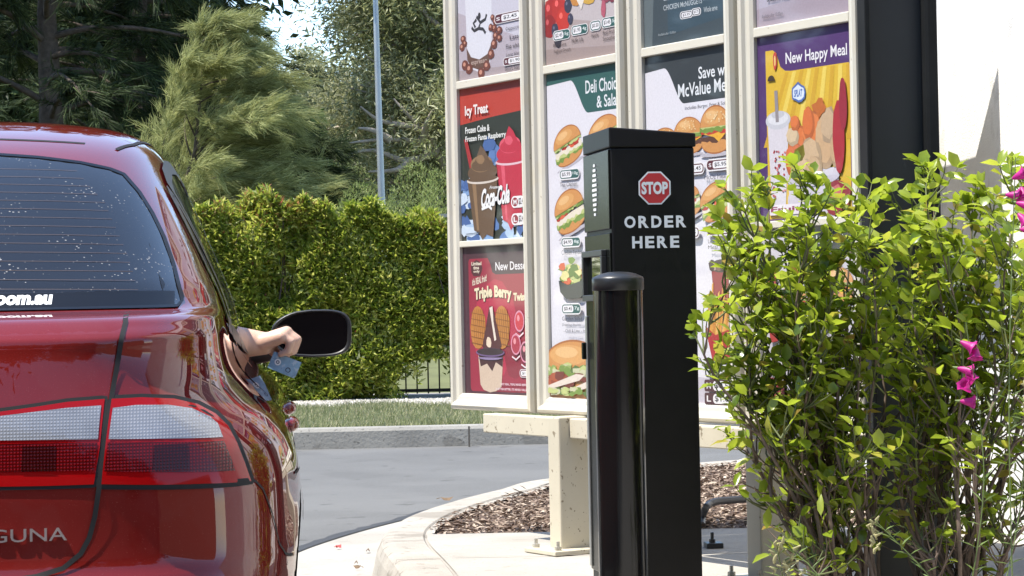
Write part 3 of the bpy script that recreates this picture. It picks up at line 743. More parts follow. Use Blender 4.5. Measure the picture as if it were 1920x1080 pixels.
# ------------------------------------------------------------------ the four menu boards
cream = mat('cream_enamel', (.56, .53, .445), .38, spec=.5, coat=.2, coat_rough=.2, var=.05, vscale=3, spots=[(46, .70, (.20, .15, .09), .6), (5, .62, (.56, .50, .37), .5)])
cream_dirty = mat('cream_enamel_worn', (.52, .475, .37), .45, spec=.4, var=.07, vscale=4, spots=[(38, .655, (.16, .12, .07), .8), (90, .69, (.10, .07, .05), .8)])
ditch = mat('board_back', (.30, .28, .24), .6)
BD = Vector((.518, -.856)).normalized()
BZ = math.atan2(BD.y, BD.x)
B1 = Vector((-.068, 8.74))
LIST = [('menu board with coffee, frozen drink and berry dessert posters, farthest left', [art_coffee, art_icy, art_dessert], [0, 1, 2]),
        ('menu board with green headed rolls and salad poster, behind the order post', [art_breakfast, art_deli], [0, 12]),
        ('menu board with dark headed burger meals poster, right of the order post', [art_nuggets, art_value], [0, 12]),
        ('menu board with purple and yellow poster, half hidden by the leafy shrub', [art_bacon, art_happy, art_family], [0, 1, 2])]
ZB, ZT = .61, 2.46
boards = []
for i, (lb, arts, rows) in enumerate(LIST):
    c = B1 + BD * (.611 * i)
    t = thing('menu_board', lb, 'menu board', (c.x, c.y, ZB), BZ, 'menu boards in a row along the lane')
    H = ZT - ZB
    mb = MB().box((0, .055, H / 2), (W_ - .01, .09, H - .01))
    mb.build('cabinet', ditch, t, bevel=.004)
    # moulded rails: rounded outer lip stepping down to the poster
    def rail(a, b, nrm_, m=cream):
        """a,b ends along the outer edge, nrm_ inward direction"""
        prof = [(0, .10), (0, -.012), (.006, -.026), (.016, -.031), (.026, -.028), (.033, -.018), (.037, -.016), (.050, -.014), (.060, -.006), (.060, .01)]
        a, b, n_ = Vector(a), Vector(b), Vector(nrm_)
        d = (b - a).normalized()
        vs, fs = [], []
        for o_, y in prof:
            for e, sg in ((a, 1), (b, -1)):
                q = e + n_ * o_ + d * (o_ * sg)
                vs.append((q.x, y, q.y))
        for k in range(len(prof) - 1): fs.append((2 * k, 2 * k + 1, 2 * k + 3, 2 * k + 2))
        return vs, fs
    fr = MB(); hw = W_ / 2
    for a, b, n_ in (((-hw, 0), (-hw, H), (1, 0)), ((-hw, H), (hw, H), (0, -1)), ((hw, H), (hw, 0), (-1, 0)), ((hw, 0), (-hw, 0), (0, 1))):
        vs, fs = rail(a, b, n_)
        fr.add(vs, [tuple(reversed(f)) for f in fs], 0, False)
    o = fr.build('frame', cream, t)
    def zr(r): return (ROWS[0] if r == 0 else ROWS[1] if r == 1 else ROWS[2] if r == 2 else (ROWS[2][0], ROWS[1][1]))
    zs = [zr(r) for r in rows]
    for (f, (z0, z1)) in zip(arts, zs):
        pr = f(OPEN, z1 - z0)
        pr.build('poster', t, (0, .006, (z0 + z1) / 2 - ZB))
    for k in range(len(zs) - 1):
        z1, z0 = zs[k][0], zs[k + 1][1]
        MB().box((0, .002, (z0 + z1) / 2 - ZB), (OPEN + .002, .02, z1 - z0)).build('divider', cream, t, bevel=.003)
    boards.append(t)

# steel stand carrying the boards: two square posts with base plates and a beam under each pair
p1 = P(1071, 900, 8.17); p1 = Vector((p1.x, p1.y))
bn = Vector((-BD.y, BD.x)) * 1.0                     # behind the boards
if bn.dot(Vector((.856, .518))) < 0: bn = -bn
st = thing('menu_board_stand', 'cream steel stand of square posts and beams under the menu boards', 'sign stand', (p1.x, p1.y, .15), BZ)
u1 = 0.
zinc = mat('zinc_bolt', (.45, .43, .38), .5, .7, var=.3, vscale=40)
for k, du in enumerate((0, 1.12)):
    po = MB().box((du - .02, .015, (.612 - .15) / 2), (.074, .142, .612 - .15)).build('post', cream_dirty, st, bevel=.006)
    MB().box((du - .02, .015, .008), (.20, .27, .016)).build('base_plate', cream_dirty, po, bevel=.003)
    for sx in (-.07, .07):
        for sy in (-.105, .105):
            MB().lathe((du - .02 + sx, .015 + sy, .016), [(.012, 0), (.012, .012), (.006, .013), (.006, .03), (0, .031)], 6, smooth=False).build('bolt', zinc, po)
for a, b in ((-.56, -.058), (.018, 1.062), (1.138, 1.53)):
    MB().box(((a + b) / 2, .015, .572 - .15), (b - a, .06, .068)).build('beam', cream_dirty, st, bevel=.004)

# ------------------------------------------------------------------ black post beside the last board
blackpaint = mat('black_paint', (.012, .013, .014), .32, spec=.5, var=.2, vscale=5, bump=.03, bscale=200)
charcoal = mat('charcoal_paint', (.020, .023, .025), .5, spec=.4, var=.12, vscale=3)
bc = P(1692, 500, 6.83)
t = thing('steel_column', 'tall black steel column between the menu boards and the white wall', 'column', (bc.x, bc.y, .148), R(4))
MB().box((0, 0, 1.9), (.19, .012, 3.8)).build('web_plate', charcoal, t)
matte = mat('matte_black', (.012, .013, .014), .6, spec=.08, var=.2, vscale=6)
MB().box((-.098, .0, 1.9), (.014, .10, 3.8)).build('flange', matte, t, bevel=.003)
MB().box((.085, .0, 1.9), (.040, .10, 3.8)).build('flange', matte, t, bevel=.012)
MB().box((0, 0, .008), (.24, .16, .016)).build('base_plate', blackpaint, t, bevel=.003)

# ------------------------------------------------------------------ white rendered wall
render_m = mat('white_render', (.74, .735, .72), .9, spec=.2, var=.04, vscale=2, bump=.38, bscale=120, spots=[(30, .70, (.52, .50, .47), .4), (3, .62, (.54, .53, .51), .6)])
WX = 1.72
t = thing('building', 'white rendered building wall behind the black column and shrub', 'building', (WX, 8, 0))
MB().box((1.5, 1.1, 2.0), (3.0, 7.2, 4.2)).build('wall', render_m, t)
MB().box((1.5, 1.1, 4.16), (3.16, 7.36, .14)).build('parapet', mat('grey_capping', (.35, .35, .34), .5), t, bevel=.01)
# unseen panel added off the wall, shaped to cast the shadow on it
t = thing('shadow_panel', 'cream raked panel added out of sight to cast a shadow on the white wall', 'shadow panel', (1.48, 9.2, .13))
def yz(y0, z0_, y1): return lambda a, b, c: (c, a, b)
MB().prism([(8.30, 1.30), (9.9, 1.30), (9.9, 2.02), (8.78, 2.02), (8.34, 2.31)][::-1], 1.468, 1.48, fn=lambda a, b, c: (c, a, b)).build('panel', cream, t, True)
for y_ in (8.9, 9.8): MB().box((1.495, y_, 1.03), (.03, .05, 1.8)).build('post', blackpaint, t, True, bevel=.003)
# ------------------------------------------------------------------ black order post with a sloping cap
white_v = mat('white_vinyl', (.78, .80, .80), .5)
red_v = mat('red_vinyl', (.50, .03, .035), .5)
BX, BY, BW, BDp, RZ = .286, 6.78, .244, .36, R(10)
t = thing('order_post', 'tall black order post with white lettering and a red stop sign', 'order post', (BX, BY, .149), RZ)
z0 = .149
satin = mat('satin_black', (.007, .007, .0075), .45, spec=.25, bump=.04, bscale=300, var=.25, vscale=7, spots=[(70, .74, (.09, .09, .09), .5)])
gloss = mat('gloss_black', (.008, .009, .008), .22, spec=.10)
# shell: side walls around the recessed lane face
Hc = 1.435 - z0
mb = MB().box((BW / 2, BDp / 2, Hc / 2), (BW, BDp - .004, Hc))
mb.build('cabinet', satin, t, bevel=.006, seg=3)
zf, zr_ = 1.493 - z0, 1.474 - z0
g = .004
vs = [(-g, -g, Hc), (BW + g, -g, Hc), (BW + g, BDp + g, Hc), (-g, BDp + g, Hc), (-g, -g, zf), (BW + g, -g, zr_), (BW + g, BDp + g, zr_), (-g, BDp + g, zf)]
MB().add(vs, [(3, 2, 1, 0), (4, 5, 6, 7), (0, 1, 5, 4), (1, 2, 6, 5), (2, 3, 7, 6), (3, 0, 4, 7)]).build('cap', satin, t, bevel=.004, seg=2)
# lane face (local -x): upper speaker panel, lower panel with a framed display
def lane(name, y0, y1, a, b, th, m, par=t, bev=.003):
    return MB().box((-th / 2, (y0 + y1) / 2, (a + b) / 2 - z0), (th, y1 - y0, b - a)).build(name, m, par, bevel=bev)
pn = lane('speaker_panel', .006, BDp - .006, 1.205, 1.432, .006, gloss)
mb = MB()
for k in range(11):
    w = (.022, .034, .044, .05, .056, .06, .056, .05, .044, .034, .022)[k]
    mb.box((-.0075, .19, 1.395 - .0142 * k - z0), (.002, w, .0075))
mb.build('speaker_grille', mat('bright_grille', (.8, .8, .78), .4), pn)
lo = lane('lower_panel', .006, BDp - .006, z0 + .06, 1.195, .006, gloss)
sc = lane('display', .07, .31, 1.02, 1.13, .002, mat('display_glass', (.006, .010, .006), .03, spec=.8, coat=1.), lo, .001); sc.location.x = -.006
fr = MB()
for (y0, y1, a, b) in ((.05, .33, 1.13, 1.148), (.05, .33, 1.002, 1.02), (.05, .07, 1.02, 1.13), (.31, .33, 1.02, 1.13)):
    fr.box((-.014, (y0 + y1) / 2, (a + b) / 2 - z0), (.016, y1 - y0, b - a))
fr.build('display_hood', mat('hood_grey', (.03, .03, .03), .4), lo, bevel=.002)
MB().box((-.008, BDp - .02, .44), (.006, .022, .74)).build('edge_trim', mat('brushed_steel', (.42, .43, .42), .35, .8), t, bevel=.002)
MB().box((-.012, BDp - .012, .855 - z0), (.02, .02, .05)).build('catch', gloss, t, bevel=.003)
# sign and lettering on the face towards oncoming cars (local -y)
def flat_sign(name, polys, par, y=-.0015):
    """polys: (points (x,z) in local metres, material)"""
    mb = MB(); ms = []
    for i, (pts, fs, m) in enumerate(polys):
        if m not in ms: ms.append(m)
        mb.add([(x, y - i * .0004, z) for x, z in pts], fs, ms.index(m))
    return mb.build(name, ms, par)
def words_at(st, cx, cz, w, h, bold):
    v, f = text_tris(st, bold)
    return [(cx + (a - .5) * w, cz + (b - .5) * h) for a, b in v], f
def spaced(st, cx, cz, w, h, bold, gap=.26):
    """letters one by one with open spacing"""
    ws = [{'I': .3, 'H': .95, 'E': .84, 'R': .95, 'O': 1.05, 'D': .95}.get(c, 1) for c in st]
    tot = sum(ws) + gap * (len(st) - 1); x = cx - w / 2; V, F = [], []
    for c, k in zip(st, ws):
        lw = w * k / tot; v, f = text_tris(c, bold); b = len(V)
        V += [(x + a * lw, cz + (q - .5) * h) for a, q in v]; F += [tuple(i + b for i in e) for e in f]; x += lw + w * gap / tot
    return V, F
def octa(r): return [(r * math.cos(R(22.5 + 45 * k)), r * math.sin(R(22.5 + 45 * k))) for k in range(8)]
cx, cz = .1255, 1.319 - z0
polys = [([(cx + x, cz + z) for x, z in octa(.0505)], [tuple(range(8))], white_v), ([(cx + x, cz + z) for x, z in octa(.0458)], [tuple(range(8))], red_v)]
v, f = words_at('STOP', cx, cz, .077, .036, .045); polys.append((v, f, white_v))
flat_sign('stop_sign', polys, t)
for st_, cz_, w, h in (('ORDER', 1.2235, .180, .034), ('HERE', 1.166, .137, .034)):
    v, f = spaced(st_, .1255, cz_ - z0, w, h, .035); flat_sign('lettering', [(v, f, white_v)], t)

# ------------------------------------------------------------------ black steel bollard in front of it
bc = P(1164, 800, 6.44)
t = thing('bollard', 'glossy black round bollard with a domed cap before the order post', 'bollard', (bc.x, bc.y, .149))
glossp = mat('gloss_black_enamel', (.006, .006, .0065), .16, spec=.35, coat=.25, coat_rough=.08, bump=.02, bscale=30)
r = .0665; zt = 1.062 - .149
MB().lathe((0, 0, 0), [(r, 0), (r, zt - .03)], 48).build('tube', glossp, t)
MB().lathe((0, 0, 0), [(r + .0015, zt - .033), (r + .0035, zt - .031), (r + .0035, zt - .002), (r + .001, zt + .003), (r * .72, zt + .012), (r * .4, zt + .0165), (0, zt + .018)], 48).build('cap', mat('cap_black', (.02, .021, .022), .35, spec=.5, bump=.02, bscale=60), t)
MB().lathe((0, 0, 0), [(r + .03, 0), (r + .03, .010), (r + .004, .014), (r, .02)], 48).build('flange', glossp, t)

# ------------------------------------------------------------------ conduit and bolted foot on the pavement edge
pts = [G(1316, 985, .15), G(1318, 968, .16), P(1322, 955, 8.95), P(1330, 945, 9.0), P(1345, 940, 9.05), P(1370, 938, 9.1), P(1400, 936, 9.15), P(1450, 936, 9.2)]
pts = [Vector(p) for p in pts]
for p in pts[2:]: p.z = max(p.z, .165)
o = MB().tube(crom(pts, 6), .014, 10).build('conduit', mat('grey_conduit', (.10, .10, .10), .5)); tag(o, 'grey flexible conduit lying on bark mulch right of the order post', 'conduit')
p = G(1338, 1026, .15)
t = thing('anchor_foot', 'small black bolted foot plate on the pavement beside the order post', 'foot plate', (p.x, p.y, .149), .1)
MB().box((0, 0, .009), (.058, .07, .018)).build('plate', blackpaint, t, bevel=.003)
MB().lathe((-.004, 0, .018), [(.011, 0), (.011, .011), (.006, .012), (.006, .034), (0, .036)], 6, smooth=False).build('bolt', blackpaint, t)
# ------------------------------------------------------------------ the red hatchback
def pchip(xs, ys):
    xs, ys = np.array(xs, float), np.array(ys, float)
    h = np.diff(xs); dl = np.diff(ys) / h
    m = np.zeros(len(xs))
    for i in range(1, len(xs) - 1):
        if dl[i - 1] * dl[i] > 0:
            w1, w2 = 2 * h[i] + h[i - 1], h[i] + 2 * h[i - 1]
            m[i] = (w1 + w2) / (w1 / dl[i - 1] + w2 / dl[i])
    m[0], m[-1] = dl[0], dl[-1]
    def f(x):
        x = np.clip(np.asarray(x, float), xs[0], xs[-1])
        i = np.clip(np.searchsorted(xs, x, side='right') - 1, 0, len(xs) - 2)
        t = (x - xs[i]) / h[i]
        return ys[i] * (2 * t ** 3 - 3 * t ** 2 + 1) + m[i] * h[i] * (t ** 3 - 2 * t ** 2 + t) + ys[i + 1] * (-2 * t ** 3 + 3 * t ** 2) + m[i + 1] * h[i] * (t ** 3 - t ** 2)
    return f
# tables over height z: rear face s, front face s, half width, corner exponents
SR = pchip([.18, .28, .38, .50, .575, .60, .66, .72, .80, .88, .935, .955, .961, .975, .988, .996, 1.003, 1.05, 1.12, 1.20, 1.27, 1.315, 1.345, 1.375, 1.40, 1.415, 1.424, 1.428],
           [.12, .05, .01, .00, .018, .035, .045, .050, .065, .088, .105, .111, .118, .146, .176, .240, .330, .42, .54, .69, .84, .96, 1.07, 1.22, 1.38, 1.52, 1.66, 1.85])
SF = pchip([.18, .30, .50, .62, .72, .80, .87, .93, .98, 1.02, 1.10, 1.20, 1.30, 1.36, 1.40, 1.42, 1.428], [4.40, 4.52, 4.57, 4.52, 4.36, 4.10, 3.75, 3.45, 3.28, 3.18, 2.98, 2.75, 2.50, 2.34, 2.20, 2.08, 1.95])
WD = pchip([.18, .26, .35, .50, .62, .70, .76, .81, .85, .88, .905, .93, .96, 1.0, 1.1, 1.2, 1.28, 1.33, 1.36, 1.385, 1.405, 1.418, 1.428], [.76, .82, .845, .86, .868, .866, .854, .824, .782, .756, .745, .740, .737, .730, .695, .654, .620, .596, .572, .540, .470, .345, .06])
NR = pchip([.18, .5, .75, .92, .96, 1.0, 1.1, 1.25, 1.36, 1.428], [7, 7.5, 7.5, 7.5, 8, 8, 6.5, 5.5, 4.5, 3.5])
NF = pchip([.18, .6, .9, 1.0, 1.3, 1.428], [5, 4.5, 3.6, 4.5, 4.0, 3.5])
SM, AX_R, AX_F, AX_Z, WR = 2.1, .84, 3.58, .31, .325
def car_pt(th, z):
    """th 0..1 from rear centre round the right side to front centre"""
    a = th * math.pi
    w = float(WD(z)); c, s_ = math.cos(a), math.sin(a)
    n = float(NR(z)) if c > 0 else float(NF(z))
    t = w * abs(s_) ** (2 / n)
    sr = float(SR(z)) if c > 0 else float(SF(z))
    sm = SM if sr < 1.9 or c <= 0 else SM
    s = sm + (sr - sm) * abs(c) ** (2 / n)
    if c > 0: s += .05 * (t / max(w, .01)) ** 2 * max(0, 1 - (s - sr) / 1.2) * (1.35 - z if z > .99 else .36) / .36
    # arch flares
    if z < .80 and t > .6:
        for ax in (AX_R, AX_F):
            rr = math.hypot(s - ax, z - AX_Z)
            t += .006 * math.exp(-((rr - .36) / .075) ** 2)
    return s, t, z
nth = 176
# crowd columns at the corners: equal arc length at mid height
ths = np.linspace(0, 1, 6001)
arc = np.array([car_pt(k, .7)[:2] for k in ths[::4]]); L_ = np.concatenate([[0], np.cumsum(np.hypot(*np.diff(arc, axis=0).T))])
wgt = np.interp(np.linspace(0, 1, nth + 1), np.linspace(0, 1, len(L_)), L_)  # placeholder to keep numpy happy
tgt = np.linspace(0, L_[-1], nth + 1)
TH = np.interp(tgt, L_, ths[::4][:len(L_)]); TH[0], TH[-1] = 0, 1
ZS = np.unique(np.concatenate([np.linspace(.18, .57, 22), np.linspace(.57, .62, 7), np.linspace(.62, .93, 28), np.linspace(.93, 1.003, 24), np.linspace(1.003, 1.34, 34), 1.428 - .088 * (np.linspace(1, 0, 22) ** 2)]).round(5))
nz = len(ZS)
cv = []
for z in ZS:
    for k in TH: cv.append(car_pt(float(k), float(z)))
NV = nth + 1
GRID = np.array(cv).reshape(nz, NV, 3)          # (s, t, z)
# full loop: right side then mirrored left
def loc(s, t, z): return (t, s, z)              # car frame: x right, y forward
bv, bf = [], []
loopn = 2 * nth
for j in range(nz):
    row = [GRID[j, k] for k in range(NV)] + [GRID[j, k] * np.array([1, -1, 1]) for k in range(NV - 2, 0, -1)]
    bv += [loc(*p) for p in row]
for j in range(nz - 1):
    for k in range(loopn):
        k2 = (k + 1) % loopn
        bf.append((j * loopn + k, j * loopn + k2, (j + 1) * loopn + k2, (j + 1) * loopn + k))
bv.append((0, 1.9, 1.4285)); top = len(bv) - 1
for k in range(loopn): bf.append(((nz - 1) * loopn + k, (nz - 1) * loopn + (k + 1) % loopn, top))
full = MB().add(bv, bf, 0, True).mesh('hull', [])
BVH = BVHTree.FromPolygons([Vector(v) for v in bv], bf)
VN = [Vector(v.normal) for v in full.vertices]
def cast(o, d):
    h = BVH.ray_cast(Vector(o), Vector(d))
    if h[0] is None: return None, None
    f = bf[h[2]]
    w = poly_3d_calc([Vector(bv[i]) for i in f], h[0])
    n = Vector((0, 0, 0))
    for i, q in zip(f, w): n += VN[i] * q
    return h[0], n.normalized()
def project(a, b, axis, off):
    """axis 'rear': (t, z); 'right'/'left': (s, z); 'top': (t, s)"""
    if axis == 'rear': o, d = (a, -2, b), (0, 1, 0)
    elif axis == 'right': o, d = (3, a, b), (-1, 0, 0)
    elif axis == 'left': o, d = (-3, a, b), (1, 0, 0)
    elif axis == 'front': o, d = (a, 8, b), (0, -1, 0)
    else: o, d = (a, b, 4), (0, 0, -1)
    p, n = cast(o, d)
    if p is None: return None, None
    return p - Vector(d) * off, n
def patch(name, poly, axis, off, m, parent, res=.02, world=False):
    """a panel with a drawn outline lying on the body at a small offset, shaded with the body's own normals"""
    pts = []
    n0 = len(poly)
    for i in range(n0):
        a, b = Vector(poly[i]), Vector(poly[(i + 1) % n0])
        k = max(1, int((b - a).length / res))
        pts += [a + (b - a) * (j / k) for j in range(k)]
    nb = len(pts)
    xs = np.arange(min(p.x for p in pts) + res * .7, max(p.x for p in pts), res); ys = np.arange(min(p.y for p in pts) + res * .7, max(p.y for p in pts), res)
    gx, gy = np.meshgrid(xs, ys); gx, gy = gx.ravel(), gy.ravel()
    if len(gx):
        ok = inside([tuple(p) for p in pts], gx, gy)
        bp = np.array([tuple(p) for p in pts])
        for q in np.nonzero(ok)[0]:
            if np.min(np.hypot(bp[:, 0] - gx[q], bp[:, 1] - gy[q])) < res * .45: ok[q] = False
        pts += [Vector((x, y)) for x, y in zip(gx[ok], gy[ok])]
    r = delaunay_2d_cdt(pts, [(i, (i + 1) % nb) for i in range(nb)], [], 1, 1e-6)
    V, Nn = [], []
    ref = Vector({'rear': (0, -1, 0), 'right': (1, 0, 0), 'left': (-1, 0, 0), 'front': (0, 1, 0), 'top': (0, 0, 1)}[axis])
    idx = {}
    for i, v in enumerate(r[0]):
        p, n = project(v.x, v.y, axis, off)
        if p is None: continue
        idx[i] = len(V); V.append(p); Nn.append(n)
    F = []
    for f in r[2]:
        if all(i in idx for i in f):
            q = [idx[i] for i in f]
            n = (V[q[1]] - V[q[0]]).cross(V[q[2]] - V[q[0]])
            F.append(tuple(q) if n.dot(ref) > 0 else tuple(reversed(q)))
    mb = MB().add(V, F, 0, True)
    me = mb.mesh(name, m)
    me.normals_split_custom_set_from_vertices([tuple(n) for n in Nn])
    return mesh_obj(name, me, parent)
def ribbon(mb, pts, axis, w, off, closed=False):
    pts = [Vector(p) for p in pts]
    dens = []
    N_ = len(pts)
    for i in range(N_ if closed else N_ - 1):
        a, b = pts[i], pts[(i + 1) % N_]
        k = max(1, int((b - a).length / .005)); dens += [a + (b - a) * (j / k) for j in range(k)]
    if not closed: dens.append(pts[-1])
    vs, fs = [], []; n = len(dens)
    for i, p in enumerate(dens):
        a = dens[i - 1] if (i > 0 or closed) else dens[0]; b = dens[(i + 1) % n] if (i < n - 1 or closed) else dens[-1]
        t = (b - a).normalized(); q = Vector((-t.y, t.x)) * w / 2
        for s_ in (1, -1):
            u = project(p.x + q.x * s_, p.y + q.y * s_, axis, off)[0]
            if u is None: u = Vector(vs[-1]) if vs else Vector((0, 0, 0))
            vs.append(u)
    for i in range(n if closed else n - 1):
        j = (i + 1) % n; fs.append((2 * i, 2 * i + 1, 2 * j + 1, 2 * j))
    mb.add(vs, fs, 0, True)
    return mb

CY, CO = R(5.6), Vector((-1.192, 3.62))
car = thing('parked_car', 'dark red hatchback waiting in the lane with its driver window open', 'car', (CO.x, CO.y, 0), CY)
def carpx(px, py, s):
    """point of the plane s = const (car frame) seen at a pixel: (t, z)"""
    d = ray(px, py)
    F_ = Vector((-math.sin(CY), math.cos(CY))); R_ = Vector((math.cos(CY), math.sin(CY)))
    k = (s + F_.dot(CO)) / (F_.x * d.x + F_.y * d.y)
    p = Vector((0, 0, CAM_H)) + d * k
    return (R_.dot(p.xy - CO), p.z)

# --- car paint: metallic dark red under clear coat, with a little dust
paint = mat('red_car_paint', (.150, .011, .009), .34, metal=.0, spec=.0, coat=1., coat_rough=.015, spots=[(420, .66, (.36, .13, .11), .22), (9, .52, (.15, .02, .018), .30)])
rubber = mat('black_rubber', (.012, .012, .012), .55)
dark_in = mat('cabin_dark', (.02, .021, .023), .8)
trim_g = mat('cabin_trim', (.16, .18, .18), .8)
def glass_mat(name, tint, fac, dirt=0.):
    m = bpy.data.materials.new(name); m.use_nodes = True
    t = m.node_tree; N, L = t.nodes, t.links
    out = N['Material Output']; N.remove(N['Principled BSDF'])
    tr = N.new('ShaderNodeBsdfTransparent'); tr.inputs[0].default_value = (*tint, 1)
    gl = N.new('ShaderNodeBsdfGlossy'); gl.inputs['Roughness'].default_value = .012
    fr = N.new('ShaderNodeFresnel'); fr.inputs[0].default_value = fac
    mx = N.new('ShaderNodeMixShader')
    L.new(fr.outputs[0], mx.inputs[0]); L.new(tr.outputs[0], mx.inputs[1]); L.new(gl.outputs[0], mx.inputs[2])
    last = mx.outputs[0]
    if dirt:
        tc = N.new('ShaderNodeTexCoord'); df = N.new('ShaderNodeBsdfDiffuse'); df.inputs[0].default_value = (.55, .53, .5, 1)
        vo = N.new('ShaderNodeTexVoronoi'); vo.inputs['Scale'].default_value = 95; L.new(tc.outputs['Object'], vo.inputs['Vector'])
        no = N.new('ShaderNodeTexNoise'); no.inputs['Scale'].default_value = 9; no.inputs['Detail'].default_value = 4; L.new(tc.outputs['Object'], no.inputs['Vector'])
        th = N.new('ShaderNodeMapRange'); th.inputs[1].default_value, th.inputs[2].default_value, th.inputs[3].default_value, th.inputs[4].default_value = .42, .75, .05, .27
        L.new(no.outputs[0], th.inputs[0])
        lt = N.new('ShaderNodeMath'); lt.operation = 'LESS_THAN'; L.new(vo.outputs[0], lt.inputs[0]); L.new(th.outputs[0], lt.inputs[1])
        ml = N.new('ShaderNodeMath'); ml.operation = 'MULTIPLY'; ml.inputs[1].default_value = dirt; L.new(lt.outputs[0], ml.inputs[0])
        ad = N.new('ShaderNodeMath'); ad.inputs[1].default_value = .015; L.new(ml.outputs[0], ad.inputs[0])
        m2 = N.new('ShaderNodeMixShader'); L.new(ad.outputs[0], m2.inputs[0]); L.new(last, m2.inputs[1]); L.new(df.outputs[0], m2.inputs[2]); last = m2.outputs[0]
    L.new(last, out.inputs[0]); MATS[name] = m
    return m
rear_glass = glass_mat('rear_glass', (.10, .13, .17), 1.68, .4)
side_glass = glass_mat('side_glass', (.34, .38, .36), 1.6, .12)

# --- window outlines
RW = [carpx(*p) for p in ((0, 289, .93), (70, 294, .93), (150, 304, .94), (205, 315, .95), (232, 326, .97), (262, 360, .93), (285, 398, .85), (305, 442, .74), (320, 490, .60), (331, 540, .45), (334, 562, .37), (325, 572, .34), (300, 577, .335), (200, 580, .33), (100, 582, .33), (0, 583, .33))]
RW = [(t, max(1.008, min(z, 1.325))) for t, z in RW]
RWf = [p for p in RW] + [(-t, z) for t, z in reversed(RW)]
def inset(poly, d):
    c = Vector((sum(p[0] for p in poly) / len(poly), sum(p[1] for p in poly) / len(poly)))
    n = len(poly); out = []
    ar = sum(poly[i][0] * poly[(i + 1) % n][1] - poly[(i + 1) % n][0] * poly[i][1] for i in range(n))
    sg = 1 if ar > 0 else -1
    for i in range(n):
        a, b, e = Vector(poly[i - 1]), Vector(poly[i]), Vector(poly[(i + 1) % n])
        t1, t2 = (b - a), (e - b)
        if t1.length < 1e-6 or t2.length < 1e-6: out.append(tuple(b)); continue
        n1, n2 = Vector((-t1.y, t1.x)).normalized(), Vector((-t2.y, t2.x)).normalized()
        q = (n1 + n2); q = q.normalized() if q.length > 1e-3 else n1
        out.append(tuple(b + q * d * sg))
    return out
SIDE_Q = [(1.02, .978), (1.17, .962), (1.17, 1.24), (1.13, 1.215), (1.05, 1.12), (1.01, 1.04)]
SIDE_R = [(1.22, .955), (1.93, .925), (1.93, 1.315), (1.70, 1.318), (1.45, 1.305), (1.30, 1.28), (1.22, 1.25)]
SIDE_F = [(2.03, .920), (2.98, .872), (2.86, .96), (2.60, 1.16), (2.44, 1.26), (2.36, 1.29), (2.20, 1.31), (2.03, 1.315)]
WS = [(-.70, 1.0), (0, .985), (.70, 1.0), (.60, 1.27), (.50, 1.335), (0, 1.35), (-.50, 1.335), (-.60, 1.27)]
# hull with openings cut for the glass and the wheels
ctr = np.array([np.mean([bv[i] for i in f], axis=0) for f in bf])
nor = np.array([tuple(p.normal) for p in full.polygons])
cut = inside(inset(RWf, .012), ctr[:, 0], ctr[:, 2]) & (ctr[:, 1] < 1.4) & (nor[:, 1] < -.05)
cut |= inside(inset(WS, .012), ctr[:, 0], ctr[:, 2]) & (ctr[:, 1] > 1.9) & (nor[:, 1] > .1)
for sd_ in (SIDE_Q, SIDE_R, SIDE_F):
    cut |= inside(inset(sd_, .010), ctr[:, 1], ctr[:, 2]) & (np.abs(nor[:, 0]) > .3) & (np.abs(ctr[:, 0]) > .45)
for ax in (AX_R, AX_F):
    cut |= (np.hypot(ctr[:, 1] - ax, ctr[:, 2] - AX_Z) < WR + .02) & (np.abs(ctr[:, 0]) > .55)
bodymb = MB().add(bv, [f for f, c in zip(bf, cut) if not c], 0, True)
body = bodymb.build('body', paint, car)
# floor and cabin lining
MB().box((0, 2.25, .25), (1.3, 4.0, .06)).build('floor_pan', dark_in, car)
shelf = MB().add([(-.66, .44, .95), (.66, .44, .95), (.60, 1.15, .97), (-.60, 1.15, .97)], [(0, 1, 2, 3)]).add([(-.66, .44, .955), (.66, .44, .955), (.60, 1.15, .975), (-.60, 1.15, .975)], [(3, 2, 1, 0)]).build('parcel_shelf', dark_in, car)
MB().add([(-.40, 1.25, 1.325), (.40, 1.25, 1.325), (.40, 2.25, 1.37), (-.40, 2.25, 1.37)], [(0, 1, 2, 3)]).build('headliner', trim_g, car)
def seat(x, y, w, par):
    sq = MB().box((x, y, .52), (w, .50, .16)).build('seat', dark_in, par, bevel=.05, seg=3)
    MB().box((x, y - .30, .80), (w, .14, .62), rot=Matrix.Rotation(R(-14), 3, 'X')).build('seat_back', dark_in, sq, bevel=.05, seg=3)
    return sq
for x, y, w in ((.36, 2.05, .50), (-.36, 2.05, .50), (0, 1.30, 1.2)): seat(x, y, w, car)
for x, y in ((.36, 1.66), (-.36, 1.66), (.40, .92), (-.40, .92)): MB().box((x, y, 1.17 if y > 1 else 1.07), (.24, .09, .15)).build('headrest', dark_in, car, bevel=.035, seg=3)
MB().box((0, 3.05, .86), (1.3, .30, .16)).build('dashboard', dark_in, car, bevel=.05, seg=3)
whl = []
for k in range(25):
    a = 2 * math.pi * k / 24; whl.append((.36 + .18 * math.cos(a), 2.76 + .05 * math.sin(a), .92 + .17 * math.sin(a)))
MB().tube(whl, .014, 8, cap=False).build('steering_wheel', rubber, car)
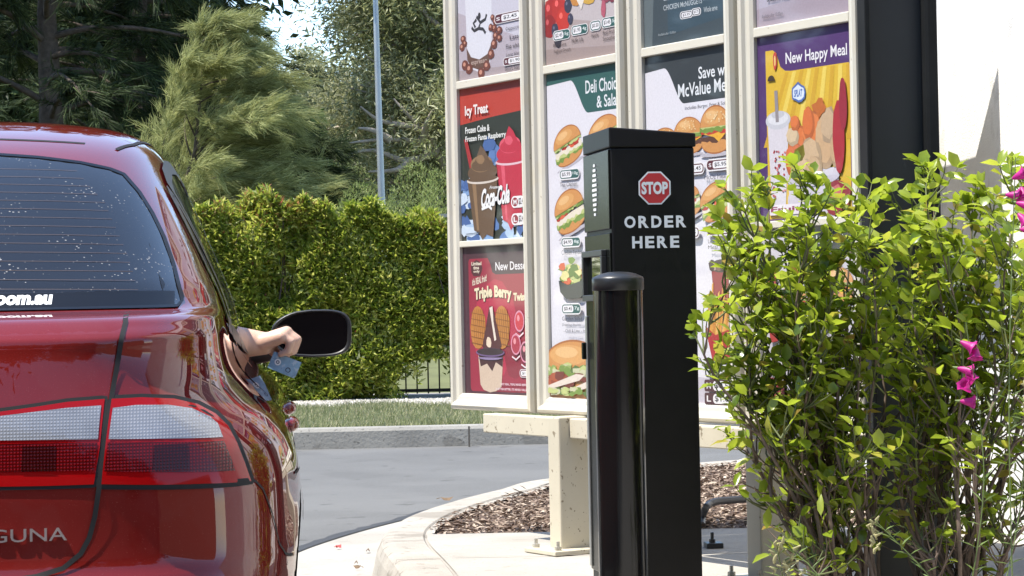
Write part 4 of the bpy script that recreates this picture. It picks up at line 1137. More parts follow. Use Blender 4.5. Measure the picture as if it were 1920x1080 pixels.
# glass
rw = patch('rear_window', RWf, 'rear', .006, rear_glass, car, .03)
frit = mat('black_frit', (.004, .004, .005), .4, spec=.15)
mb = MB(); ribbon(mb, inset(RWf, .012), 'rear', .030, .0042, True); mb.build('frit_band', frit, rw)
mb = MB(); ribbon(mb, RWf, 'rear', .005, .009, True); mb.build('window_seal', frit, rw)
heat = mat('heater_wire', (.085, .055, .045), .6)
for k in range(15):
    z = 1.035 + k * .0165; tm = float(np.interp(z, [1.02, 1.1, 1.2, 1.3], [.60, .57, .52, .43]))
    mb = MB(); ribbon(mb, [(-tm, z + .002), (-tm * .6, z + .007), (0, z + .009), (tm * .6, z + .007), (tm, z + .002)], 'rear', .0006, .0072); mb.build('heater_line', heat, rw)
patch('windscreen', WS, 'front', .002, side_glass, car, .04)
chrome_b = mat('satin_black_trim', (.02, .02, .021), .35)
for ax in ('right', 'left'):
    patch('quarter_window', SIDE_Q, ax, .002, side_glass, car, .03)
    patch('rear_door_window', SIDE_R, ax, .002, side_glass, car, .04)
    if ax == 'left': patch('front_door_window', SIDE_F, ax, .002, side_glass, car, .04)
    for nm, sd_ in (('window_frame', SIDE_Q), ('window_frame', SIDE_R), ('window_frame', SIDE_F)):
        mb = MB(); ribbon(mb, sd_, ax, .030, .005, True); mb.build(nm, chrome_b, car)
# front quarter glass lowered: short strip of pane still showing
# --- rear panels
SEAM = [carpx(*p) for p in ((236, 582, .30), (230, 604, .16), (222, 640, .11), (212, 700, .095), (205, 745, .085), (196, 820, .07), (190, 870, .06), (184, 915, .055), (176, 970, .05), (166, 1010, .05), (150, 1040, .05), (118, 1066, .05), (70, 1080, .05), (0, 1090, .05))]
SEAM[0] = (SEAM[0][0], min(SEAM[0][1], .999))
seam_b = mat('seam_black', (.004, .004, .004), .8)
lid_poly = [(t, z) for t, z in SEAM] + [(-t, z) for t, z in reversed(SEAM)]
lid = patch('boot_lid', lid_poly, 'rear', .0012, paint, car, .02)
for sg in (1, -1):
    mb = MB(); ribbon(mb, [(sg * t, z) for t, z in SEAM], 'rear', .0078, .004); mb.build('boot_seam', seam_b, lid)
# bumper: everything below the lamps, outside the lid
LAMP_B = carpx(300, 918, .08)[1]
for sg in (1, -1):
    mb = MB()
    q = [carpx(184, 916, .055), carpx(300, 918, .07), carpx(380, 917, .10), carpx(440, 912, .17), carpx(474, 906, .24)]
    ribbon(mb, [(sg * a, b) for a, b in q], 'rear', .006, .003)
    mb.build('bumper_seam', seam_b, car)
for ax in ('right', 'left'):
    mb = MB()
    ribbon(mb, [(.235, .735), (.30, .70), (.34, .655), (.38, .60), (.43, .578), (.48, .570), (.515, .568)], ax, .005, .0015)
    mb.build('bumper_side_seam', seam_b, car)
# --- tail lamps
lens_red = mat('red_lens', (.31, .003, .004), .12, spec=.15, coat=.3, coat_rough=.02)
lens_dark = mat('dark_red_lens', (.10, .004, .006), .12, spec=.6, coat=1., coat_rough=.02)
def ribbed(name, c0, c1, sc, red=False):
    m = bpy.data.materials.new(name); m.use_nodes = True
    t = m.node_tree; N, L = t.nodes, t.links; b = N['Principled BSDF']
    tc = N.new('ShaderNodeTexCoord'); out = None
    vals = []
    for ax_ in (0, 2):
        w = N.new('ShaderNodeTexWave'); w.wave_type = 'BANDS'; w.bands_direction = 'X' if ax_ == 0 else 'Z'; w.wave_profile = 'SIN'
        w.inputs['Scale'].default_value = sc; L.new(tc.outputs['Object'], w.inputs['Vector']); vals.append(w)
    mn = N.new('ShaderNodeMath'); mn.operation = 'MULTIPLY'; L.new(vals[0].outputs[1], mn.inputs[0]); L.new(vals[1].outputs[1], mn.inputs[1])
    no = N.new('ShaderNodeTexNoise'); no.inputs['Scale'].default_value = 14; L.new(tc.outputs['Object'], no.inputs['Vector'])
    mx = N.new('ShaderNodeMix'); mx.data_type = 'RGBA'; mx.inputs[6].default_value = (*c0, 1); mx.inputs[7].default_value = (*c1, 1); L.new(mn.outputs[0], mx.inputs[0])
    m2 = N.new('ShaderNodeMix'); m2.data_type = 'RGBA'; m2.blend_type = 'MULTIPLY'; m2.inputs[0].default_value = .5
    L.new(mx.outputs[2], m2.inputs[6]); L.new(no.outputs[0], m2.inputs[7]); L.new(m2.outputs[2], b.inputs['Base Color'])
    bp = N.new('ShaderNodeBump'); bp.inputs['Strength'].default_value = .22; bp.inputs['Distance'].default_value = .003; L.new(mn.outputs[0], bp.inputs['Height']); L.new(bp.outputs[0], b.inputs['Normal'])
    b.inputs['Roughness'].default_value = .14; b.inputs['Metallic'].default_value = 0 if red else .15
    b.inputs['Coat Weight'].default_value = .35 if red else 1; b.inputs['Specular IOR Level'].default_value = .2 if red else .5; b.inputs['Coat Roughness'].default_value = .02; MATS[name] = m
    return m
clear_rib = ribbed('clear_ribbed_lens', (.30, .31, .33), (.52, .52, .54), 62)
red_rib = ribbed('red_ribbed_lens', (.075, .001, .0015), (.28, .003, .004), 62, True)
dark_rib = ribbed('dark_ribbed_lens', (.03, .001, .001), (.09, .003, .003), 62, True)  # darker red for the square within the brake lens
def lamp(outline, clear, red, bulb, sg, name, par):
    f = lambda ps: [(sg * a, b) for a, b in (carpx(*p) for p in ps)]
    ho = patch(name, f(outline), 'rear', .0045, lens_red, par, .015)
    mb = MB(); ribbon(mb, f(outline), 'rear', .011, .0035, True); mb.build('gasket', seam_b, ho)
    patch('reversing_lens', f(clear), 'rear', .0058, clear_rib, ho, .015)
    patch('brake_lens', f(red), 'rear', .0058, red_rib, ho, .015)
    patch('bulb_square', f(bulb), 'rear', .0066, dark_rib, ho, .012)
    return ho
dS = lambda px: .055 + .02 * max(0, (px - 190) / 120) + .10 * max(0, (px - 330) / 130) ** 2
e = lambda L: [(px, py, dS(px)) for px, py in L]
for sg in (1, -1):
    lamp(e([(203, 751), (260, 749), (320, 753), (365, 765), (400, 783), (425, 805), (443, 835), (458, 870), (471, 905), (440, 908), (380, 911), (300, 912), (188, 910), (194, 840)]),
         e([(206, 768), (250, 763), (310, 764), (355, 772), (390, 788), (405, 800), (416, 825), (300, 826), (200, 826)]),
         e([(199, 832), (300, 832), (418, 832), (432, 862), (440, 886), (300, 888), (193, 886)]),
         e([(286, 838), (350, 838), (352, 884), (284, 884)]), sg, 'tail_lamp', car)
    lamp(e([(0, 773), (60, 765), (120, 756), (190, 751), (184, 840), (174, 910), (90, 912), (0, 913), (-160, 914), (-160, 800)]),
         e([(0, 781), (60, 774), (120, 767), (184, 763), (180, 826), (0, 827), (-150, 828), (-150, 806)]),
         e([(-150, 834), (0, 833), (180, 832), (174, 884), (0, 886), (-150, 888)]),
         e([(40, 838), (102, 838), (102, 884), (38, 884)]), sg, 'boot_lamp', lid)
# model lettering in chrome on the lid
chrome = mat('chrome', (.85, .86, .88), .28, 1.)
def raised(st, t0, z0_, t1, z1_, depth, m, name, par, bold=.0, off=.0025):
    v, f = text_tris(st, bold)
    mb = MB(); V = []
    for a, b in v:
        p, n = project(t0 + (t1 - t0) * a, z0_ + (z1_ - z0_) * b, 'rear', off); V.append(p)
    Vf = [p + Vector((0, -depth, 0)) for p in V]
    mb.add(V + Vf, [tuple(i + len(V) for i in q) for q in f])
    # side walls from boundary edges
    ed = {}
    for q in f:
        for i in range(len(q)):
            k = (q[i], q[(i + 1) % len(q)]); ed[k] = ed.get(k, 0) + 1
    n = len(V)
    for (a, b) in ed:
        if (b, a) not in ed: mb.add([V[a], V[b], Vf[b], Vf[a]], [(0, 1, 2, 3)])
    return mb.build(name, m, par)
L0, L1 = carpx(-75, 1020, .05), carpx(124, 990, .05)
raised('LAGUNA', L0[0], L0[1], L1[0], L1[1] , .004, chrome, 'badge', lid, .0)
s0, s1 = carpx(-14, 572, .34), carpx(93, 557, .345)
v, f = text_tris('oom.au', .05)
V = [project(s0[0] + (s1[0] - s0[0]) * a, 1.014 + .017 * b, 'rear', .014)[0] for a, b in v]
MB().add(V, [tuple(q) for q in f]).build('window_sticker', white_v, rw)
# hidden middle of the lid: plate recess and handle bar
MB().box((0, project(0, .60, 'rear', .004)[0].y, .635), (.40, .006, .13)).build('number_plate', mat('plate_white', (.7, .7, .68), .5), lid, bevel=.004)
# --- roof ditches
for ax, sg in (('right', 1), ('left', -1)):
    mb = MB(); ribbon(mb, [(sg * .52, 1.13), (sg * .545, 1.3), (sg * .56, 1.6), (sg * .555, 2.0), (sg * .53, 2.3)], 'top', .007, .002); mb.build('roof_ditch', seam_b, car)
mb = MB(); ribbon(mb, [(-.46, 1.335), (-.3, 1.343), (0, 1.346), (.3, 1.343), (.46, 1.335)], 'rear', .004, .003); mb.build('tailgate_seam', seam_b, car)
# --- doors, handles, wheels, mirrors
for ax, sg in (('right', 1), ('left', -1)):
    rd = patch('rear_door', [(1.19, .60), (1.98, .33), (1.98, .90), (1.25, .935)], ax, .001, paint, car, .03)
    fd = patch('front_door', [(1.99, .33), (3.02, .33), (3.02, .86), (1.99, .90)], ax, .001, paint, car, .03)
    for d, pl in ((rd, [(1.19, .95), (1.18, .66), (1.22, .55), (1.34, .36), (1.985, .33), (1.985, .94)]), (fd, [(1.995, .33), (3.03, .33), (3.06, .75), (3.0, .91)])):
        mb = MB(); ribbon(mb, pl, ax, .006, .002); mb.build('door_seam', seam_b, d)
    for d, s_ in ((rd, 1.30), (fd, 2.12)):
        p, n = project(s_, .755, ax, -.010)
        MB().tube(crom([p + Vector((0, -.075, 0)), p + Vector((sg * .010, -.055, .003)), p + Vector((sg * .014, 0, .004)), p + Vector((sg * .012, .055, .003)), p + Vector((0, .075, 0))], 5), [.4 * .012 + .011 * math.sin(math.pi * k / 20) ** .5 for k in range(21)], 12).build('door_handle', paint, d)
    # protective side strip
    mb = MB(); ribbon(mb, [(1.22, .585), (1.6, .58), (1.97, .575)], ax, .04, .012); ribbon(mb, [(2.01, .575), (2.5, .57), (2.98, .565)], ax, .04, .012); mb.build('side_strip', paint, car)
    # fuel flap seam on the right quarter
    for axl in (AX_R, AX_F):
        wl = MB(); c = (sg * .765, axl, AX_Z)
        def ring(prof, m_, nm, par):
            mb = MB(); vs, fs = [], []; n = 40
            for r_, x in prof:
                for k in range(n):
                    a = 2 * math.pi * k / n; vs.append((c[0] + sg * x, c[1] + r_ * math.cos(a), c[2] + r_ * math.sin(a)))
            for i in range(len(prof) - 1):
                for k in range(n): fs.append((i * n + k, i * n + (k + 1) % n, (i + 1) * n + (k + 1) % n, (i + 1) * n + k))
            return mb.add(vs, fs, 0, True).build(nm, m_, par)
        ty = ring([(.20, -.10), (.29, -.10), (.308, -.08), (.31, -.02), (.31, .03), (.30, .07), (.27, .085), (.21, .08)], rubber, 'wheel', car)
        ring([(.21, .07), (.20, .075), (.19, .04), (.15, .03), (.05, .055), (.001, .058)], mat('alloy_rim', (.42, .42, .43), .3, .8), 'rim', ty)
        ring([(.345, .09), (.345, -.3), (.0, -.3)], dark_in, 'wheel_arch', car)
# fuel flap outline
mb = MB(); ribbon(mb, [(.62, .815), (.68, .835), (.76, .84), (.82, .825), (.83, .75), (.82, .70), (.66, .70), (.62, .74)], 'right', .005, .002, True); mb.build('fuel_flap', seam_b, car)
# mirrors
housing = mat('mirror_housing', (.016, .016, .017), .42, spec=.5, bump=.05, bscale=300)
mirror_m = mat('mirror_glass', (.004, .004, .005), .03, spec=.35)  # near black colour stands in for a dark reflection
def mirror(sg):
    c = Vector((sg * .925, 2.79, .930))
    w, h = .105, .0625
    out = []
    for k in range(36):
        a = 2 * math.pi * k / 36; ca, sa = math.cos(a), math.sin(a)
        x = abs(ca) ** .55 * (1 if ca > 0 else -1); z = abs(sa) ** .55 * (1 if sa > 0 else -1)
        x *= w; z *= h
        if x < 0: z *= 1 - .40 * (x / w) ** 2 if z > 0 else 1 - .25 * (x / w) ** 2
        out.append((x, z))
    vs, fs = [], []; n = 36
    for sc_, dy in ((.90, .004), (.95, -.004), (1.0, -.004), (1.03, .008), (1.02, .03), (.95, .06), (.78, .09), (.45, .112), (.1, .118)):
        for x, z in out: vs.append((c.x + sg * x * sc_, c.y + dy, c.z + z * sc_ - .0 * dy))
    for i in range(8):
        for k in range(n): fs.append((i * n + k, i * n + (k + 1) % n, (i + 1) * n + (k + 1) % n, (i + 1) * n + k))
    mr = MB().add(vs, fs, 0, True).build('wing_mirror', housing, car)
    MB().add([(c.x + sg * x * .93, c.y + .002, c.z + z * .93) for x, z in out], [tuple(range(n))]).build('mirror_glass', mirror_m, mr)
    MB().tube([(sg * .73, 2.84, .875), (sg * .79, 2.83, .880), (sg * .86, 2.83, .888)], [.034, .028, .024], 10).build('mirror_arm', housing, mr)
mirror(1); mirror(-1)
bpy.data.meshes.remove(full)
# ------------------------------------------------------------------ the driver: seated figure with the right arm out of the window
skin = mat('skin', (.62, .40, .30), .5, spec=.4, var=.07, vscale=30)
skin.node_tree.nodes['Principled BSDF'].inputs['Subsurface Weight'].default_value = .15
skin.node_tree.nodes['Principled BSDF'].inputs['Subsurface Radius'].default_value = (.01, .004, .002)
shirt = mat('dark_shirt', (.05, .055, .07), .9)
def cf(t, s, z):
    """car frame to world"""
    return Vector((CO.x + math.cos(CY) * t - math.sin(CY) * s, CO.y + math.sin(CY) * t + math.cos(CY) * s, z))
pz = cf(.36, 2.02, .60)
person = thing('person', 'driver in the red car reaching a bare forearm out of the window', 'person', tuple(pz))
def ball(mb, c, r, n=12):
    rx, ry, rz = r if isinstance(r, tuple) else (r, r, r)
    vs, fs = [], []
    for j in range(n + 1):
        ph = math.pi * j / n
        for i in range(n):
            th = 2 * math.pi * i / n
            vs.append((c[0] + rx * math.sin(ph) * math.cos(th), c[1] + ry * math.sin(ph) * math.sin(th), c[2] + rz * math.cos(ph)))
    for j in range(n):
        for i in range(n): fs.append((j * n + i, (j + 1) * n + i, (j + 1) * n + (i + 1) % n, j * n + (i + 1) % n))
    mb.add(vs, fs)
def cap(mb, a, b, ra, rb):
    """a tapered limb segment with round ends"""
    a, b = Vector(a), Vector(b)
    ball(mb, a, ra); ball(mb, b, rb)
    n = max(3, int((b - a).length / max(min(ra, rb) * .35, .003)))
    for i in range(1, n): ball(mb, a + (b - a) * (i / n), ra + (rb - ra) * i / n)
def melted(name, mb, m, parent, vox, smooth=6):
    """one continuous surface grown over all the segments"""
    o = mb.build(name, m, parent, True)
    r = o.modifiers.new('remesh', 'REMESH'); r.mode = 'VOXEL'; r.voxel_size = vox; r.use_smooth_shade = True
    sm = o.modifiers.new('smooth', 'SMOOTH'); sm.iterations = smooth; sm.factor = .5
    return o
Wp = P(494, 644, 6.19)                    # wrist
def h(x, y, z): return Wp + Vector((x, y, z)) * 1.08
bm = MB()
cap(bm, cf(.36, 2.02, .60), cf(.36, 1.95, .85), .135, .13); cap(bm, cf(.36, 1.95, .85), cf(.36, 1.90, 1.0), .13, .10)
cap(bm, cf(.24, 1.92, 1.03), cf(.48, 1.93, 1.03), .07, .07); cap(bm, cf(.36, 1.91, 1.05), cf(.36, 1.95, 1.17), .055, .05)
cap(bm, cf(.20, 1.93, 1.03), cf(.14, 2.05, .82), .052, .042); cap(bm, cf(.14, 2.05, .82), cf(.20, 2.40, .84), .040, .028); ball(bm, cf(.21, 2.46, .86), (.03, .045, .025))
cap(bm, cf(.52, 1.95, 1.02), cf(.62, 2.22, .925), .055, .045); cap(bm, cf(.62, 2.22, .925), cf(.70, 2.36, .92), .046, .044)
cap(bm, cf(.70, 2.36, .92), h(-.07, -.004, .004), .046, .043); cap(bm, h(-.07, -.004, .004), h(0, 0, 0), .043, .030)
cap(bm, cf(.45, 2.05, .60), cf(.46, 2.48, .64), .085, .06); cap(bm, cf(.46, 2.48, .64), cf(.44, 2.80, .36), .056, .04); cap(bm, cf(.27, 2.05, .60), cf(.26, 2.48, .64), .085, .06); cap(bm, cf(.26, 2.48, .64), cf(.28, 2.80, .36), .056, .04)
# hand: back of the hand up, four fingers folded down over the note, thumb under them
for k, (y, kx, kz, ln) in enumerate(((.030, .050, .026, 1.0), (.010, .055, .029, 1.06), (-.010, .053, .026, 1.0), (-.027, .046, .019, .84))):
    cap(bm, h(.0, y * .45, .002), h(kx, y, kz - .004), .0235, .017)
    p1, p2, p3 = h(kx + .025 * ln, y, kz - .020 * ln), h(kx + .016 * ln, y * .95, kz - .046 * ln), h(kx - .004, y * .9, kz - .054 * ln)
    cap(bm, h(kx, y, kz - .003), p1, .0128, .0112); cap(bm, p1, p2, .0110, .0098); cap(bm, p2, p3, .0096, .0078)
cap(bm, h(.008, .018, -.006), h(.030, .024, -.026), .0165, .0135); cap(bm, h(.030, .024, -.026), h(.052, .012, -.038), .0125, .0095)
bodyo = melted('body', bm, skin, person, .0034, 4)
sm_ = MB()
cap(sm_, cf(.36, 2.02, .62), cf(.36, 1.95, .85), .15, .145); cap(sm_, cf(.36, 1.95, .85), cf(.36, 1.90, 1.0), .145, .112); cap(sm_, cf(.23, 1.92, 1.03), cf(.49, 1.93, 1.03), .08, .08)
cap(sm_, cf(.20, 1.93, 1.03), cf(.16, 2.01, .90), .064, .058); cap(sm_, cf(.52, 1.95, 1.02), cf(.59, 2.13, .955), .066, .058)
melted('shirt', sm_, shirt, person, .012, 3)
# head with face and hair
hc = cf(.36, 1.96, 1.235)
mb = MB(); vs, fs = [], []; nu, nv = 24, 16
for j in range(nv + 1):
    ph = math.pi * j / nv
    for i in range(nu):
        th = 2 * math.pi * i / nu
        x, y, z = math.sin(ph) * math.cos(th), math.sin(ph) * math.sin(th), math.cos(ph)
        w = .074 * (1 if z > -.1 else 1 - .32 * (-z - .1)); fy = .092 + (.012 if y > .75 and abs(x) < .25 and -.25 < z < .1 else 0)
        vs.append((hc.x + x * w, hc.y + y * fy, hc.z + z * .118))
for j in range(nv):
    for i in range(nu): fs.append((j * nu + i, j * nu + (i + 1) % nu, (j + 1) * nu + (i + 1) % nu, (j + 1) * nu + i))
mb.add(vs, fs, 0, True).build('head', skin, person, True)
vs2 = [(hc.x + (x - hc.x) * 1.07, hc.y + (y - hc.y) * 1.07 - .006, hc.z + (z - hc.z) * 1.06 + .004) for x, y, z in vs]
MB().add(vs2, [f for f in fs if sum(vs[i][1] for i in f) / 4 < hc.y + .05 + 1.2 * max(0, sum(vs[i][2] for i in f) / 4 - hc.z - .04) and sum(vs[i][2] for i in f) / 4 > hc.z - .06], 0, True).build('hair', mat('brown_hair', (.05, .03, .02), .7), person, True)
for sx in (-1, 1): MB().lathe((hc.x + sx * .030, hc.y + .080, hc.z + .008), [(0, -.011), (.010, -.006), (.012, 0), (.010, .006), (0, .011)], 10).build('eye', mat('eye_white', (.7, .7, .7), .3), person, True)

# ------------------------------------------------------------------ the folded banknote between thumb and fingers
nc = h(.050, -.018, -.052)
t = thing('banknote', 'folded blue banknote held out between the fingers of the driver', 'banknote', tuple(nc))
note_m = mat('note_blue', (.20, .33, .44), .5, var=.25, vscale=45, spots=[(60, .58, (.42, .5, .56), .7), (34, .62, (.10, .16, .30), .7)])
rotn = Matrix.Rotation(R(24), 3, 'Y') @ Matrix.Rotation(R(6), 3, 'Z')
def sheetlet(w, hh, y, bow, m, name, par, x0=0, z0_=0):
    vs, fs = [], []
    for j in range(7):
        for i in range(7):
            u, q = i / 6 - .5, j / 6 - .5
            vs.append(rotn @ Vector((x0 + u * w, y + bow * (4 * u * u - 1) * .5 + .004 * q, z0_ + q * hh)))
    for j in range(6):
        for i in range(6): fs.append((j * 7 + i, j * 7 + i + 1, (j + 1) * 7 + i + 1, (j + 1) * 7 + i))
    return MB().add(vs, fs, 0, True).build(name, m, par)
sheetlet(.074, .044, 0, .008, note_m, 'paper', t)
sheetlet(.070, .040, .004, .011, note_m, 'folded_leaf', t, .004, .003)
def disc(cx, cz, r0, r1, y, m, name):
    vs, fs = [], []; n = 24
    for r_ in (r0, r1):
        for k in range(n):
            a = 2 * math.pi * k / n; x_, z_ = cx + r_ * math.cos(a), cz + r_ * math.sin(a); u = x_ / .074
            vs.append(rotn @ Vector((x_, y + .004 * (4 * u * u - 1), z_)))
    for k in range(n): fs.append((k, (k + 1) % n, n + (k + 1) % n, n + k))
    return MB().add(vs, fs).build(name, m, t)
disc(-.018, .001, .0, .0085, -.0012, mat('note_white', (.72, .74, .74), .5), 'emblem')
disc(-.018, .001, .0025, .0045, -.0018, mat('note_ink', (.03, .05, .10), .5), 'emblem_mark')
disc(.014, -.008, .0045, .0068, -.0012, MATS['note_ink'], 'numeral')
# ------------------------------------------------------------------ hedge, fence, lamp post, trees
def leafmat(name, ramp, transl=.35, rough=.4, spec=.4, tcol=None):
    return mat(name, ramp[0][1], rough, spec=spec, island=ramp, transl=transl, tcol=tcol)
bark = mat('brown_bark', (.085, .065, .05), .95, var=.4, vscale=12, bump=.8, bscale=40)
pale_bark = mat('pale_bark', (.36, .31, .26), .9, var=.35, vscale=6, bump=.4, bscale=30)

# fence
HY = 21.85
t = thing('fence', 'black metal bar fence running behind the clipped hedge', 'fence', (-1.5, HY + .72, .14))
mb = MB()
fm = mat('fence_black', (.02, .02, .022), .45)
fgrey = mat('fence_rail', (.34, .35, .35), .4, .5)
x = -7.0
xs = np.arange(-5.5, 5.5, .105)
def fz(v): return v
for x in xs[:100]:
    MB().box((x, 0, .86), (.014, .014, 1.66)).build('bar', fm, t)
for z in (.06, 1.70): MB().box((0, .0, z), (11.2, .034, .03)).build('rail', fgrey if z > 1 else fm, t)
for x in np.arange(-5.6, 5.7, 2.24): MB().box((x, .03, .9), (.05, .05, 1.8)).build('post', fm, t)

hl = leafmat('hedge_leaf', [(0, (.09, .15, .018)), (.35, (.27, .34, .04)), (.75, (.46, .49, .08)), (1, (.64, .63, .20))], .5, .28, .5)
hlr = leafmat('hedge_young_leaf', [(0, (.26, .27, .05)), (.5, (.38, .28, .08)), (.8, (.45, .20, .09)), (1, (.48, .15, .09))], .35, .32, .5)
N_ = 440000
x = np.where(rng.uniform(0, 1, N_) < .62, rng.uniform(-3.6, .6, N_), rng.uniform(-9, 2.6, N_)); z = rng.uniform(.13, 2.12, N_); y = HY + .05 + .66 * rng.uniform(0, 1, N_) ** 1.5
topz = 1.93 + .07 * np.sin(x * 2.1) + .05 * np.sin(x * 5.3 + 1) + .05 * np.sin(x * 13) + .05 * np.sin(x * 29) * np.sin(x * 3.1) - .10 * np.exp(-((x + .98) / .16) ** 2) - .06 * np.exp(-((x + .25) / .3) ** 2)
frontb = .10 * np.sin(x * 3.7 + z * 2.3) + .07 * np.sin(x * 8.1 - z * 5.1) + .06 * np.sin(z * 9 + x * 4)
gap = .55 * np.exp(-((x + .72) / .36) ** 2) * (z < .5)
holes = np.sin(x * 6.3 + 1.3 * np.sin(z * 4.1)) + np.sin(z * 7.7 + 1.1 * np.sin(x * 5.7)) + .8 * np.sin(x * 14.1 + z * 11.3)
dep = y - HY - np.maximum(frontb, -.05)
k = (z < topz) & (dep > 0) & (rng.uniform(0, 1, N_) < np.where(holes > -1.0, 1, .2)) & (rng.uniform(0, 1, N_) > gap * 1.9) & (rng.uniform(0, 1, N_) < .30 + .9 * z)
k &= ~((np.abs(x + .72) < .33 + .05 * np.sin(z * 30)) & (z < .36 + .08 * np.sin(x * 23)))
# crowd near the front skin
k &= rng.uniform(0, 1, N_) < np.exp(-dep / .30) + .16
x, y, z, tz = x[k], y[k], z[k], topz[k]; n = len(x)
d = np.stack([rng.normal(0, .7, n), rng.normal(-.55, .5, n), rng.normal(.45, .55, n)], 1)
young = (rng.uniform(0, 1, n) < np.clip(.10 + 1.9 * (z - tz + .38) * (rng.uniform(0, 1, n)), .02, .9) * (.5 + .5 * np.sin(x * 3 + 2)))
t = thing('hedge', 'clipped green hedge with bronze young tips along the lawn', 'hedge', (-1.0, HY + .3, .14))
up = np.stack([rng.normal(0, .5, n), rng.normal(-.5, .5, n), rng.normal(.7, .4, n)], 1)
c = np.stack([x, y, z], 1)
leaves('foliage', c[~young], d[~young], rng.uniform(.050, .100, (~young).sum()), rng.uniform(.020, .035, (~young).sum()), hl, t, up=up[~young])
leaves('young_shoots', c[young], d[young] + np.array([0, 0, .5]), rng.uniform(.045, .075, young.sum()), rng.uniform(.016, .024, young.sum()), hlr, t, up=up[young])
mb = MB()
for i in range(90):
    bx = rnd.uniform(-4.3, 2.4); by = HY + rnd.uniform(.25, .5)
    if abs(bx + .72) < .34: continue
    hgt = rnd.uniform(1.2, 1.75); q = [Vector((bx, by, .12))]
    for s_ in range(4): q.append(q[-1] + Vector((rnd.gauss(0, .07), rnd.gauss(-.02, .06), hgt / 4)))
    mb.tube(q, [.016, .013, .010, .007, .004], 5)
mb.build('stems', bark, t, True)

# lamp post
lp0 = P(716, 395, 30)
t = thing('lamp_post', 'slim pale grey lamp post rising behind the hedge', 'lamp post', (lp0.x, lp0.y, .6), 0)
gal = mat('galvanised', (.34, .37, .39), .45, .5, var=.1, vscale=3)
topp = P(703, -30, 30)
dx = (topp.x - lp0.x) / (topp.z - lp0.z)
MB().tube([(dx * (-lp0.z), 0, 0), (dx * (lp0.z - lp0.z), 0, lp0.z - .6), (dx * (topp.z - lp0.z), 0, topp.z - .6), (dx * 5.2, 0, 6.6)], [.050, .046, .032, .026], 14).build('pole', gal, t)
MB().tube([(dx * 5.2, 0, 6.55), (dx * 5.2 - .3, -.1, 6.75), (dx * 5.2 - .9, -.3, 6.85)], .022, 8).build('arm', gal, t)
MB().box((dx * 5.2 - 1.1, -.36, 6.86), (.5, .2, .1), rz=.3).build('lamp_head', gal, t, bevel=.03)

def limb_tree(mb, base, top, r0, nl, spread, seed, up=.35, wob=.12):
    """trunk plus limbs; returns the tips and points along the limbs"""
    q = random.Random(seed)
    base, top = Vector(base), Vector(top)
    tr = [base + (top - base) * (i / 7) + Vector((q.gauss(0, wob), q.gauss(0, wob), 0)) * (i > 0) for i in range(8)]
    mb.tube(tr, [r0 * (1 - .11 * i) for i in range(8)], 9)
    pts = []
    for k in range(nl):
        f = .22 + .75 * (k + q.random()) / nl
        i = min(int(f * 7), 6); st = tr[i] + (tr[i + 1] - tr[i]) * (f * 7 - i)
        a = k * 2.4 + q.uniform(-.5, .5); ln = spread * (1.15 - .62 * f) * q.uniform(.7, 1.1)
        d = Vector((math.cos(a), math.sin(a), up + q.uniform(-.15, .3))).normalized()
        br = [st]
        for s_ in range(5):
            br.append(br[-1] + d * ln / 5); d = (d + Vector((q.gauss(0, .16), q.gauss(0, .16), q.gauss(.03, .14)))).normalized()
        rr = r0 * (.42 - .25 * f)
        mb.tube(br, [rr * (1 - .16 * s_) for s_ in range(6)], 6)
        for s_ in range(2, 6):
            pts.append((br[s_], d))
            if q.random() < .8:
                e = (d + Vector((q.gauss(0, .7), q.gauss(0, .7), q.gauss(.1, .5)))).normalized() * ln * .34
                mb.tube([br[s_], br[s_] + e * .5 + Vector((0, 0, .03)), br[s_] + e], [rr * .4, rr * .28, rr * .12], 5)
                pts.append((br[s_] + e, e.normalized()))
    return pts

def broad_tree(name, label, base, top, r0, nl, spread, seed, lm, bm, per, sig, ll, lw, group=None, droop=-.2, cat='tree', extra=0, zmin=None, keep=1., limbs=()):
    t = thing(name, label, cat, base, 0, group)
    mb = MB(); pts = limb_tree(mb, base, top, r0, nl, spread, seed)
    for lb in limbs: mb.tube(crom(lb, 4), [.075 * (1 - .8 * i / (4 * len(lb) - 4)) for i in range(4 * len(lb) - 3)], 6)
    mb.build('trunk', bm, t, True)
    g = np.random.default_rng(seed)
    P0 = np.array([tuple(p) for p, _ in pts])
    P0 = P0[g.uniform(0, 1, len(P0)) < keep]
    if extra: P0 = np.concatenate([P0, P0[g.integers(0, len(P0), extra)] + g.normal(0, spread * .16, (extra, 3))])
    cs = []
    for p in P0:
        m = int(per * g.uniform(.5, 1.4)); s_ = sig * g.uniform(.6, 1.3)
        cs.append(p + g.normal(0, 1, (m, 3)) * np.array([s_, s_, s_ * .62]))
    c = np.concatenate(cs)
    if zmin is not None: c = c[c[:, 2] > zmin]
    n = len(c)
    d = np.stack([g.normal(0, .8, n), g.normal(0, .8, n), g.normal(droop, .6, n)], 1)
    leaves('crown', c, d, g.uniform(.7, 1.3, n) * ll, g.uniform(.7, 1.2, n) * lw, lm, t)
    return t

